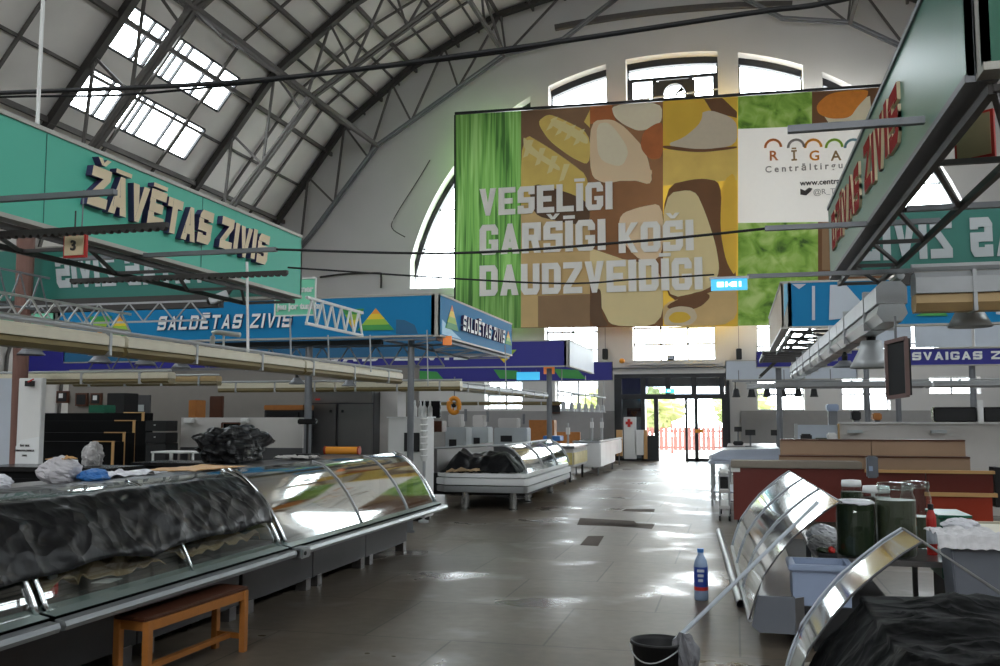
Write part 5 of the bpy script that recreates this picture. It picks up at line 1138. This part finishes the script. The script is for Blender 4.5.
# trays behind the mirror-like glass
def px_box(x0, x1, y0, y1, Y, d, B=None): p = aty(x0, y1, Y); q = aty(x1, y0, Y); return (B or MB()).box(p.x, q.x, Y, Y + d, p.z, q.z)
t = thing('plastic_tub', 'pale blue plastic tub with a rim behind the end plate of the glass case', 'tub', (.55, 6.55, .42))
p = aty(788, 612, 6.5); q = aty(850, 572, 6.5)
b_ = MB(); x0, x1, y0, y1, z0, z1 = .33, .74, 6.72, 7.1, .302, .57
b_.box(x0 + .02, x1 - .02, y0 + .02, y0 + .04, z0, z1).box(x0 + .02, x1 - .02, y1 - .04, y1 - .02, z0, z1).box(x0 + .02, x0 + .04, y0 + .04, y1 - .04, z0, z1).box(x1 - .04, x1 - .02, y0 + .04, y1 - .04, z0, z1).box(x0 + .04, x1 - .04, y0 + .04, y1 - .04, z0, z0 + .02)
b_.build('body', 'tub_blue', t); r = MB(); r.bar((x0, y0 + .01, z1 - .02), (x1, y0 + .01, z1 - .02), .03, .04).bar((x0, y1 - .01, z1 - .02), (x1, y1 - .01, z1 - .02), .03, .04).bar((x0 + .01, y0, z1 - .02), (x0 + .01, y1, z1 - .02), .03, .04).bar((x1 - .01, y0, z1 - .02), (x1 - .01, y1, z1 - .02), .03, .04)
r.build('rim', 'tub_blue', t, bevel=.006)
t = thing('goods_table', 'low table behind the glass case carrying the pickle jars', 'table', (1.1, 7.2, 0))
MB().box(.54, 1.5, 7.15, 8.9, .52, .56).build('top', 'steel_sheet', t, bevel=.005)
for x in (.6, 1.46):
    for y in (7.2, 8.85): MB().bar((x, y, .302 if x < 1. else 0), (x, y, .52), .04).build('leg', 'grey_steel', t)
ZJ = .562
def jar(label, x, y, r, h, fill, fm, cloth=False, g='jars on the table'):
    t = thing('glass_jar', label, 'jar', (x, y, ZJ), g); c = V((x, y, ZJ))
    MB().lathe([(r * .9, 0), (r, .02), (r, h * .8), (r * .86, h * .9), (r * .86, h)], c, 28, cap=False).build('glass_body', 'jar_glass', t, smooth=True)
    MB().lathe([(r * .88, .01), (r * .97, .03), (r * .97, h * fill)], c, 24).build('contents', fm, t)
    if cloth:
        fnc = lambda u, v: c + V((math.cos(u * 6.2832) * r * 1.04 * v, math.sin(u * 6.2832) * r * 1.04 * v, h - (.02 + .03 * abs(noise.noise(V((math.cos(u * 6.2832) * 3, math.sin(u * 6.2832) * 3, x))))) * (v ** 6)))
        MB().sheet(fnc, 30, 8).build('cover', 'bag_white', t, smooth=True, solid=.004, fix=False)
    else:
        MB().lathe([(r * .9, h - .03), (r * .92, h - .01), (r * .88, h + .02), (r * .3, h + .025)], c, 24).build('lid', 'white_gloss' if fm != 'pickle_grey' else 'jar_glass', t, smooth=True)
    return t
jar('dark green pickle jar with a wavy white cover, nearest the curved glass', .82, 7.3, .13, .4, .92, 'pickle', True)
jar('tall clear jar of greyish pickles beside the grey bin', 1.1, 7.34, .135, .5, .8, 'pickle_grey')
jar('dark jar with a white lid behind the white-covered pickle jar', .9, 8.2, .085, .46, .85, 'pickle')
jar('brown jar between the green pickle jar and the clear jar', 1.04, 7.85, .11, .44, .85, 'brown_pickle')
jar('clear jar behind the tall jar of greyish pickles', 1.32, 7.85, .11, .48, .5, 'pickle_grey')
t = thing('can', 'small red-labelled bottle right of the clear jars', 'bottle', (1.36, 7.5, ZJ)); c = V((1.36, 7.5, ZJ))
MB().lathe([(.035, 0), (.035, .26), (.018, .32)], c, 12).build('body', 'red', t); MB().lathe([(.036, .08), (.036, .2)], c, 12, cap=False).build('label', 'frost', t); MB().lathe([(.02, .32), (.02, .36)], c, 12).build('cap', 'black', t)
bag('white plastic-wrapped packages behind the curved glass, left of the pickle jar', .66, 8.1, ZJ, (.12, .3, .07), 'bag_white', 21)
bag('pinkish clear bag behind the curved glass next to the white packages', .6, 7.55, ZJ, (.1, .12, .06), 'bag_print', 23)
t = thing('vegetable_tray', 'dark tray with green and red goods behind the blue tub', 'tray', (.72, 7.22, ZJ))
MB().box(.55, .68, 7.16, 7.3, ZJ, ZJ + .03).build('tray', 'black', t); tag_ = lump('goods', (.59, 7.23, ZJ + .045), (.05, .05, .025), 'pickle', t, .3, 3, 3, 10, 8); lump('red_goods', (.645, 7.22, ZJ + .045), (.025, .04, .025), 'red', t, .3, 3, 5, 10, 8)
# price terminal on a pole
t = thing('price_terminal', 'grey-blue price terminal on a white pole among the jars', 'terminal', (1.12, 8.6, ZJ)); c = aty(873, 490, 8.6)
MB().tube([(c.x, 8.6, ZJ), (c.x, 8.6, c.z)], .016, 8).build('pole', 'white', t); MB().lathe([(.07, 0), (.07, .015), (.02, .02)], (c.x, 8.6, ZJ), 14).build('base', 'white', t)
MB().box(c.x - .045, c.x + .045, 8.57, 8.64, aty(873, 478, 8.6).z, aty(873, 456, 8.6).z).build('case', 'tub_grey', t, bevel=.012); MB().box(c.x - .03, c.x, 8.565, 8.57, c.z + .16, c.z + .2).build('screen', 'tub_blue', t)
# grey bin with newspaper, cream worktop
t = thing('grey_bin', 'dark blue-grey bin half covered by newspaper beside the clear jar', 'bin', (1.62, 7.4, 0))
b_ = MB(); b_.prism([(1.36, 6.75, .3), (1.62, 6.75, .3), (1.66, 6.73, .72), (1.33, 6.73, .72)], (0, .34, 0)); b_.build('body', 'tub_grey', t, bevel=.012)
MB().box(1.32, 1.67, 6.72, 7.1, .72, .745).build('lid', 'tub_grey', t, bevel=.008); MB().box(1.36, 1.62, 6.76, 7.08, 0, .3).build('stand', 'black', t); MB().box(1.655, 1.685, 6.74, 6.78, .1, .7).build('side_post', 'light_steel', t)
def fn(u, v):
    x = 1.25 + .56 * u; y = 6.68 + .5 * v; d = max(0, (x - 1.66)) * 1.0 + max(0, 6.72 - y) * 2
    return V((x, y, .755 + .05 * abs(noise.noise(V((u * 3, v * 3, 2.)))) + .03 * abs(noise.noise(V((u * 8, v * 8, 5.)))) - d * .9 + .02))
mat('newsprint', (206, 204, 206), .7, var=.3, sc=22)
tag(MB().sheet(fn, 30, 26).build('newspaper', 'newsprint', solid=.003, fix=False), 'crumpled newspaper lying over the grey bin', 'newspaper')
bag('small white bag with a dark red spot behind the newspaper', 1.5, 7.25, .76, (.12, .08, .05), 'bag_white', 31)
t = thing('cream_table', 'cream-topped table at the frame edge behind the grey bin', 'table', (2.1, 7.9, 0))
MB().box(1.75, 3.2, 7.4, 8.6, .62, .68).build('top', 'cream', t, bevel=.01); MB().box(1.85, 3.1, 7.5, 8.5, .08, .62).build('cabinet', 'board_brown', t); MB().box(1.9, 3.05, 7.55, 8.45, 0, .08).build('plinth', 'black', t)
t = thing('green_crate', 'dark green crate behind the newspaper', 'crate', (1.62, 8.2, 0)); MB().box(1.52, 1.72, 8.0, 8.5, .3, .78).build('body', 'green_dark', t, bevel=.02); MB().box(1.5, 1.74, 7.98, 8.52, .78, .8).build('rim', 'green_dark', t); MB().box(1.54, 1.7, 8.02, 8.48, 0, .3).build('foot', 'black', t)
# bucket, mop, bottle, pipe
t = thing('bucket', 'black plastic bucket on the wet floor with a mop in it', 'bucket', (-.4, 5.45, 0)); c = atz(658, 641, .3); c.z = 0
MB().lathe([(.0, .0), (.115, .0), (.145, .29), (.155, .29), (.155, .305), (.143, .305), (.138, .28), (.11, .012), (0, .012)], c, 32, cap=False).build('body', 'black', t, smooth=True)
MB().lathe([(.0, .15), (.122, .15)], c, 24, cap=False).build('water', 'deck', t)
MB().tube([c + V((.155 * math.cos(a), .155 * math.sin(a), .29 - .08 * math.sin((a + .3) * 1.0) ** 2)) for a in [math.pi + k * math.pi / 16 for k in range(17)]], .004, 6).build('handle', 'light_steel', t)
t = thing('mop', 'grey rag mop leaning from the bucket onto the curved glass', 'mop', (c.x + .1, c.y, .3))
A = c + V((.09, .03, .3)); E_ = rpt(.78, 6.9) + V((-.035, 0, .03)); E2 = E_ + (E_ - A).normalized() * .12
MB().tube([A, E2], .0125, 10).build('handle', 'frost', t); MB().tube([E2 - (E_ - A).normalized() * .12, E2 + (E_ - A).normalized() * .01], .015, 10).build('grip', 'frost', t)
mat('rag', (120, 120, 124), .9, var=.2, sc=14, bump=.5)
R0 = c + V((.135, -.02, .25)); g = MB()
def fn(u, v):
    th = u * 6.2832; ph = v * math.pi; d = V((math.cos(th) * math.sin(ph), math.sin(th) * math.sin(ph), math.cos(ph))); k = 1 + .25 * noise.noise(d * 2.) + .12 * math.sin(th * 9)
    s = d.z; return R0 + V((d.x * .065 * k + .045 * (1 - s) * .5, d.y * .09 * k, d.z * .095 * k))
g.sheet(fn, 40, 14); g.build('rag_head', 'rag', t)
t = thing('water_bottle', 'large clear plastic bottle with a blue label standing in the aisle', 'bottle', (-.31, 8.42, 0)); c = V((-.31, 8.42, 0))
mat('bottle_blue', (140, 160, 190), .2, var=.05); mat('label_blue', (36, 64, 150), .35, var=.06)
MB().lathe([(.05, 0), (.058, .01), (.058, .1), (.056, .11), (.058, .12), (.058, .29), (.05, .33), (.03, .37), (.024, .38), (.024, .4)], c, 24).build('body', 'bottle_blue', t, smooth=True)
MB().lathe([(.0595, .115), (.0595, .28)], c, 24, cap=False).build('label', 'label_blue', t, smooth=True); MB().lathe([(.0597, .085), (.0597, .115)], c, 24, cap=False).build('label_band', 'red', t); MB().lathe([(.027, .4), (.027, .43)], c, 16).build('cap', 'sky_blue_bag', t)
for k in range(3): vtext(('AQUA', 'ūdens', '5 L')[k], c + V((-.028, -.0605, .24 - .045 * k)), (1, 0, 0), (0, 0, 1), .026, 'white', 'label_writing', t) if 0 else MB().box(c.x - .03 + .004 * k, c.x + .03 - .006 * k, c.y - .063, c.y - .06, .24 - .04 * k, .262 - .04 * k).build('label_mark', 'frost', t)
t = thing('metal_pipe', 'long grey metal pipe lying on the floor beside the glass case', 'pipe', (.02, 8.1, 0))
a = atz(741, 604, .03); d = atz(719, 531, .03); n_ = (d - a).normalized(); b_ = MB()
for r0 in (.036, .03): b_.tube([a, d], r0, 14, cap=False)
b_.build('tube', 'alu', t, smooth=True); MB().tube([a - n_ * .002, a + n_ * .02], .037, 14, cap=False).build('cut_rim', 'light_steel', t)
# ------------------------------------------------------------------ red counters and the stalls behind them
YR = 14.3
mat('grey_beige', (134, 124, 112), .5, var=.06); t = thing('red_counter', 'dark red counter with a beige top behind the curved glass case', 'counter', (1.0, YR, 0))
p = aty(734, 521, YR); q = aty(925, 470, YR); e = aty(862, 470, YR)
MB().box(p.x, q.x, YR, YR + .03, p.z + .02, q.z).build('front_panel', 'red_panel', t); MB().box(p.x, p.x + .03, YR + .03, YR + .42, p.z + .02, q.z).build('side_panel', 'red_panel', t)
MB().box(p.x - .03, e.x, YR - .04, YR + .45, q.z, q.z + .1).build('top', 'grey_beige', t, bevel=.01); MB().box(p.x - .02, p.x + .1, YR - .015, YR, q.z - .06, q.z).build('corner_plate', 'white', t)
for x in (p.x + .05, q.x - .1):
    for y in (YR + .08, YR + .34): MB().box(x, x + .06, y, y + .06, 0, p.z + .02).build('leg', 'black', t)
t = thing('red_counter', 'bright red counter front with cream strips at the far side of the jars', 'counter', (3.0, YR, 0))
x0 = aty(926, 500, YR).x; x1 = aty(992, 500, YR).x; z = lambda y: aty(960, y, YR).z
MB().box(q.x + .01, x1 + .02, YR - .02, YR + .02, z(493), z(473)).build('upper_panel', 'red_panel', t); MB().box(x0, x1, YR - .02, YR + .02, z(521), z(496)).build('lower_panel', 'red_panel_bright', t)
for y0, y1, xa, xb in ((473.5, 470.5, e.x + .03, x1 + .04), (496.5, 492.5, x0 - .02, x1 + .06), (524.5, 520.5, x0 - .02, x1 + .12)): MB().box(xa, xb, YR - .06, YR + .05, z(y0), z(y1)).build('cream_strip', 'wood_edge' if y0 < 500 else 'cream', t)
MB().box(x1 - .05, x1 + .04, YR - .04, YR + .06, 0, z(524.5)).build('leg', 'cream', t); MB().box(x0, x0 + .08, YR - .02, YR + .06, 0, z(524.5)).build('leg', 'cream', t); MB().box(q.x + .01, x1, YR + .02, YR + .42, .1, z(475)).build('carcass', 'black', t)
MB().box(x1 + .12, x1 + .2, YR + .3, YR + .6, .3, .85).build('side_bracket', 'black', t)
for k, (x0, x1, y0, y1, Y_) in enumerate(((781, 965, 440, 456, 15.12), (780, 970, 457, 473, 14.78))):
    t = thing('board_tier', ['upper row of brown boards above the red counters', 'lower row of brown boards just above the red counters'][k], 'display shelf', aty((x0 + x1) / 2, y1, Y_))
    xm = aty(871, y0, Y_).x; p = aty(x0, y1, Y_); q_ = aty(x1, y0, Y_)
    MB().box(p.x, xm - .005, Y_, Y_ + .03, p.z, q_.z - .02).build('board', 'board_brown', t); MB().box(xm + .005, q_.x, Y_, Y_ + .03, p.z, q_.z - .02).build('board', 'board_brown', t)
    MB().box(p.x, q_.x, Y_ - .02, Y_ + .26, q_.z - .02, q_.z).build('shelf_edge', 'wood_dark', t); MB().box(p.x, q_.x, Y_ + .24, Y_ + .26, .05, q_.z - .02).build('back', 'board_brown', t)
    for x in (p.x + .05, q_.x - .1): MB().box(x, x + .06, Y_ + .17, Y_ + .23, 0, q_.z - .02).build('upright', 'black', t)
# white partition
t = thing('partition_wall', 'long white partition behind the brown boards', 'partition', (2.4, 16.6, 0))
p = aty(842, 500, 16.6); q = aty(1000, 424, 16.6)
MB().box(p.x, 6.5, 16.6, 16.66, 0, q.z).build('panel', 'white_panel', t); MB().box(p.x - .02, 6.5, 16.58, 16.68, q.z, q.z + .03).build('top_rail', 'white', t)
l = aty(798, 441, 16.6); MB().box(l.x, p.x - .03, 16.6, 16.64, .8, q.z - .02).build('side_panel', 'frost', t); MB().box(p.x - .035, p.x - .005, 16.57, 16.67, 0, q.z).build('edge_post', 'tan', t); MB().box(l.x - .05, l.x, 16.58, 16.66, 0, q.z).build('end_post', 'light_steel', t)
for x, y in ((856, 432), (940, 432)): p_ = aty(x, y, 16.55); MB().box(p_.x - .13, p_.x + .1, 16.54, 16.6, p_.z - .02, p_.z + .03).build('socket_strip', 'letter_grey', t)
for k, (x0, x1, y0, y1, Y_, m_, nm, lb) in enumerate(((801, 812, 434, 442, 15.9, 'black', 'scale', 'small black scale left of the white partition'), (828, 837, 433, 442, 15.8, 'white', 'carton', 'white carton standing before the white partition'), (815, 828, 438, 442, 15.85, 'pickle', 'crate', 'low green crate beside the white carton'),
        (934, 977, 407, 424, 18.5, 'black_gloss', 'monitor', 'wide black screen above the white partition'), (984, 1004, 407, 424, 18.6, 'black_gloss', 'monitor', 'black screen at the frame edge above the white partition'), (852, 861, 411, 422, 17.2, 'black', 'speaker', 'small black box standing on the partition by the grey post'), (827, 839, 404, 413, 17.6, 'tub_blue', 'water_tank', 'bluish tank above the partition below the window'), (873, 882, 413, 422, 17.2, 'wood_orange', 'box', 'orange box peeping over the white partition'))):
    p = aty(x0, y1, Y_); q_ = aty(x1, y0, Y_); t = thing(nm, lb, nm.replace('_', ' '), ((p.x + q_.x) / 2, Y_, p.z)); MB().box(p.x, q_.x, Y_, Y_ + .25, p.z + .03, q_.z).build('body', m_, t, bevel=.02)
    MB().box(p.x + .03, q_.x - .03, Y_ + .03, Y_ + .22, 0, p.z + .03).build('stand', 'grey_steel', t)
    if nm in ('monitor', 'speaker'): MB().box(p.x + .03, q_.x - .03, Y_ - .005, Y_, p.z + .06, q_.z - .03).build('screen', 'black', t)
t = thing('white_post', 'white post between the two black screens', 'post', aty(981, 500, 18.4)); p = aty(979, 425, 18.4); q_ = aty(983, 400, 18.4); MB().box(p.x, q_.x, 18.4, 18.46, 0, q_.z).build('shaft', 'white', t); MB().box(p.x - .03, q_.x + .03, 18.38, 18.48, 0, .03).build('foot', 'white', t)
# steel tables by the aisle
def steel_table(label, x0, x1, y0, y1, z, m='steel_sheet'):
    t = thing('steel_table', label, 'table', ((x0 + x1) / 2, y0, 0))
    MB().box(x0, x1, y0, y1, z - .05, z).build('top', m, t, bevel=.012); MB().box(x0 + .08, x1 - .08, y0 + .08, y1 - .08, .22, .25).build('lower_shelf', m, t)
    for x in (x0 + .06, x1 - .06):
        for y in (y0 + .06, y1 - .06): MB().tube([(x, y, 0), (x, y, z - .05)], .022, 8).build('leg', 'light_steel', t)
    return t
mat('steel_blue', (168, 176, 190), .3, .5, var=.08)
p = aty(708, 462, 17.2); steel_table('pale steel table jutting into the aisle before the red counter', p.x, p.x + 1.3, 17.2, 19.2, .78, 'steel_blue')
t = thing('roll_front_case', 'white rounded counter front over the steel table by the aisle', 'display counter', (p.x + .7, 17.6, .782)); MB().prism([(p.x + .02, 17.5, .79), (p.x + .02, 17.5, .86), (p.x + .25, 17.5, .96), (p.x + 1.25, 17.5, 1.0), (p.x + 1.25, 17.5, .79)], (0, 1.5, 0)).build('body', 'steel_blue', t, bevel=.02); MB().tube([(p.x + .03, 17.48, .83), (p.x + .03, 19.02, .83)], .03, 8).build('bumper', 'white', t)
p = aty(727, 446, 23.5); steel_table('grey steel table nearest the entrance on the right of the aisle', p.x, p.x + 2.2, 23.5, 26., .86)
steel_table('second steel table from the entrance, behind the pale table', p.x + .1, p.x + 2.4, 20.8, 22.6, .82, 'steel_blue')
for k, (x0, x1, y0, y1, Y_, lb) in enumerate(((733, 743, 424, 433, 24., 'black scale on the steel table nearest the entrance'), (744, 757, 431, 436, 21.4, 'flat dark scale on the second steel table'), (770, 785, 431, 441, 21.2, 'dark scale at the right end of the second steel table'))):
    z_ = .862 if k == 0 else .822; p = aty(x0, y1, Y_); q_ = aty(x1, y0, Y_); h_ = max(.12, q_.z - p.z); t = thing('scale', lb, 'scale', ((p.x + q_.x) / 2, Y_, z_)); MB().box(p.x, q_.x, Y_, Y_ + .3, z_, z_ + .1).build('body', 'black', t, bevel=.02)
    MB().tube([((p.x + q_.x) / 2, Y_ + .25, z_ + .1), ((p.x + q_.x) / 2, Y_ + .25, z_ + .35)], .02, 8).build('pole', 'grey_steel', t); MB().box(p.x + .03, q_.x - .03, Y_ + .22, Y_ + .28, z_ + .33, z_ + .45).build('display', 'black', t)
t = thing('trolley', 'white and black trolley parked against the side of the red counter', 'trolley', (-.2, 15.2, 0))
for z_, m_ in ((.18, 'white'), (.42, 'white'), (.66, 'light_steel')): MB().box(-.26, -.1, 14.75, 15.9, z_, z_ + .05).build('shelf', m_, t, bevel=.01)
for x in (-.25, -.11):
    for y in (14.78, 15.87): MB().tube([(x, y, .06), (x, y, .74)], .012, 7).build('upright', 'light_steel', t); MB().tube([(x - .015, y, .04), (x + .015, y, .04)], .04, 12).build('wheel', 'black', t)
MB().box(-.24, -.12, 14.9, 15.5, .47, .62).build('bin', 'black', t)
# dark spot lamps against the window, and their rail
t = thing('lamp_rail', 'grey rail with dark spot lamps right of the entrance', 'rail', (.3, 22.5, 2.35)); MB().box(-.05, 2.2, 22.48, 22.52, 2.35, 2.39).build('bar', 'grey_steel', t)
for x in (.1, 1.1, 2.1): MB().bar((x, 22.5, 2.39), (x, 22.5, 2.62), .02).build('hanger', 'grey_steel', t)
for k in range(6):
    x = .02 + k * .34; t = thing('spot_lamp', ['first', 'second', 'third', 'fourth', 'fifth', 'sixth'][k] + ' dark spot lamp right of the entrance, counted from the aisle', 'lamp', (x, 22.5, 1.95), 'dark spot lamps right of the entrance')
    MB().tube([(x, 22.5, 2.35), (x, 22.5, 2.2)], .014, 6).build('stem', 'black', t); MB().lathe([(.04, .2), (.06, .17), (.08, .04), (.1, 0)], (x + .02, 22.5, 2.0), 12).build('shade', 'black', t)
# framed steel cage of the last right-hand stall and small things on the far wall
t = thing('slanting_rack', 'dark slanting steel rack left of the silvery trough', 'frame', (.55, 20., 2.6))
for y in (19.2, 20.2): MB().bar((.5, y, 2.35), (1.5, y, 3.3), .05).build('slanting_bar', 'dark_steel', t)
for k in range(5): f = k / 4; MB().bar((.5 + f, 19.2, 2.35 + .95 * f), (.5 + f, 20.2, 2.35 + .95 * f), .035).build('cross_bar', 'dark_steel', t)
for k, (x, y, lb) in enumerate(((605, 354, 'small black loudspeaker on the far wall left of the entrance window'), (739, 354, 'small black loudspeaker on the far wall right of the entrance window'))):
    p = aty(x, y, 35.8); t = thing('loudspeaker', lb, 'loudspeaker', p); MB().box(p.x - .1, p.x + .1, 35.75, 35.95, p.z - .2, p.z + .2).build('box', 'black', t, bevel=.02); MB().bar((p.x, 35.9, p.z + .2), (p.x, 35.9, p.z + 1.3), .02).build('conduit', 'grey_steel', t)
p = aty(671, 358, 35.8); t = thing('floodlight', 'small dark floodlight under the middle lower window', 'lamp', p); MB().box(p.x - .14, p.x + .14, 35.7, 35.84, p.z - .08, p.z + .1).build('head', 'black', t, bevel=.02); MB().box(p.x - .1, p.x + .1, 35.69, 35.7, p.z - .05, p.z + .07).build('lens', 'frost', t)
p = aty(622, 361, 35.8); t = thing('wall_lamp', 'tiny round lamp on the far wall above the entrance frame', 'lamp', p); MB().lathe([(.0, -.1), (.09, -.06), (.11, 0), (.08, .08), (0, .1)], p, 12, cap=False).build('globe', 'orange', t, smooth=True); MB().bar(p + V((0, .05, .0)), p + V((0, .2, .0)), .04).build('bracket', 'grey_steel', t)
cable('thin pipe run along the far wall above the entrance', [(-7, 35.9, 3.4), (-4, 35.88, 3.38), (0, 35.88, 3.4), (4, 35.9, 3.38)], .03, 'grey_steel', 12, name='wall_pipe')
cable('thin dark wire running down the pale end wall beside the arch', [aty(430, 160, 35.9), aty(418, 180, 35.9), aty(396, 215, 35.9), aty(392, 228, 35.9), aty(405, 237, 35.9)], .02, 'dark_steel', 20)
cable('bent pipe on the end wall beneath the dark wire', [aty(320, 277, 35.9), aty(345, 274, 35.9), aty(378, 273, 35.9), aty(381, 276, 35.9), aty(381, 288, 35.9)], .04, 'dark_steel', 20, name='wall_pipe')

# small fittings under the canopies
t = thing('security_camera', 'small grey camera on the frame at the end of the teal sign', 'camera', aty(221, 298, 7.6)); c = aty(221, 297, 7.6)
MB().bar(c + V((-.09, -.03, -.04)), c + V((.06, .02, .03)), .08, .07).build('housing', 'light_steel', t, bevel=.008); MB().bar(c + V((.05, .02, .03)), c + V((.1, .03, .1)), .03).build('bracket', 'dark_steel', t); MB().tube([c + V((-.11, -.035, -.05)), c + V((-.09, -.03, -.04))], .028, 10).build('lens', 'black_gloss', t)
mat('tag_orange', (240, 150, 90), .5, emit=(240, 140, 70), es=.35)
for x, y0, y1, Y_, w_, lb, m_ in ((447, 336, 345, 12.3, .06, 'small orange tag hanging under the blue corner sign', 'tag_orange'), (549, 364, 374, 20.4, .12, 'small lit orange sign under the pale end of the navy sign', 'tag_orange'), (528, 372, 380, 20.6, .26, 'small lit blue sign below the navy sign', 'exit_blue')):
    p = aty(x, y1, Y_); q_ = aty(x, y0, Y_); t = thing('hanging_sign', lb, 'sign', p); MB().box(p.x - w_, p.x + w_, Y_, Y_ + .03, p.z, q_.z).build('face', m_, t, bevel=.005)
    for s_ in (-.7, .7): MB().bar((p.x + s_ * w_, Y_ + .015, q_.z), (p.x + s_ * w_, Y_ + .015, 2.6), .008).build('hanger', 'grey_steel', t)
t = thing('horn_tube', 'short white bent tube above the cream trough', 'pipe', aty(226, 336, 8.4)); c = aty(212, 346, 8.4); d = aty(213, 333, 8.4); e = aty(240, 335, 8.4)
MB().tube([c, c.lerp(d, .7), d, d.lerp(e, .15) + V((0, 0, .01)), e], .025, 10).build('tube', 'white', t, smooth=True); MB().bar(d.lerp(e, .4), d.lerp(e, .4) - V((0, 0, .16)), .015).build('hanger', 'white', t)
# ------------------------------------------------------------------ light: overcast sky through the openings
w = bpy.data.worlds.new('overcast_sky'); S.world = w; w.use_nodes = True
bg = w.node_tree.nodes['Background']; bg.inputs[0].default_value = (.93, .97, 1., 1); bg.inputs[1].default_value = SKY_S
def portal(c, xdir, ydir, sx, sy):
    L = bpy.data.lights.new('window_daylight', 'AREA'); L.shape = 'RECTANGLE'; L.size = sx; L.size_y = sy; L.cycles.is_portal = True
    o = bpy.data.objects.new('window_daylight', L); COL.objects.link(o)
    x = V(xdir).normalized(); y = V(ydir).normalized(); z = x.cross(y)
    m = Matrix((x, y, z)).transposed().to_4x4(); m.translation = V(c); o.matrix_world = m
for sg in (-1, 1):
    for (y0, y1) in SKY:
        for (t0, t1) in TT:
            t = (t0 + t1) / 2; p = p0 + dleg * t; d = V((sg * -dleg.x, 0, dleg.z)) if sg > 0 else V(dleg)
            c = V((C0 + (-p.x if sg > 0 else p.x), (y0 + y1) / 2, p.z))
            # light shines along -z of the lamp: inward
            yv = V((0, 1, 0)) * (1 if sg > 0 else -1)
            x = d; nz = x.cross(yv)
            if nz.dot(V((sg, 0, 1))) < 0: yv = -yv
            portal(c, x, yv, t1 - t0, y1 - y0)
portal((C0, YF + .3, 10.8), (1, 0, 0), (0, 0, 1), 21, 9) if 0 else None
portal((C0, YB - .25, 12.5), (1, 0, 0), (0, 0, 1), 9.7, 6.2)  # guides daylight through the openings added in the unseen near wall
for yy, s in ((YF + .82, 1),):
    # x cross y = z must point outward (light travels along -z)
    portal((C0, yy, 11.1), (1 if s < 0 else -1, 0, 0), (0, 0, 1), 21.4, 8.8)
portal((C0, YF + .82, 4.6), (-1, 0, 0), (0, 0, 1), 19, 2.8)
portal((C0 + .3, YF + .82, 2.4), (-1, 0, 0), (0, 0, 1), 17, 1.2)
portal((-1.8, YF + .82, 1.35), (-1, 0, 0), (0, 0, 1), 3, 2.6)
S.view_settings.view_transform = 'Standard'; S.view_settings.look = 'None'; S.view_settings.exposure = EXPO; S.view_settings.gamma = 1; S.view_settings.use_curve_mapping = False
S.cycles.max_bounces = 10; S.cycles.diffuse_bounces = 5; S.cycles.glossy_bounces = 4; S.cycles.transparent_max_bounces = 24; S.cycles.sample_clamp_indirect = 8
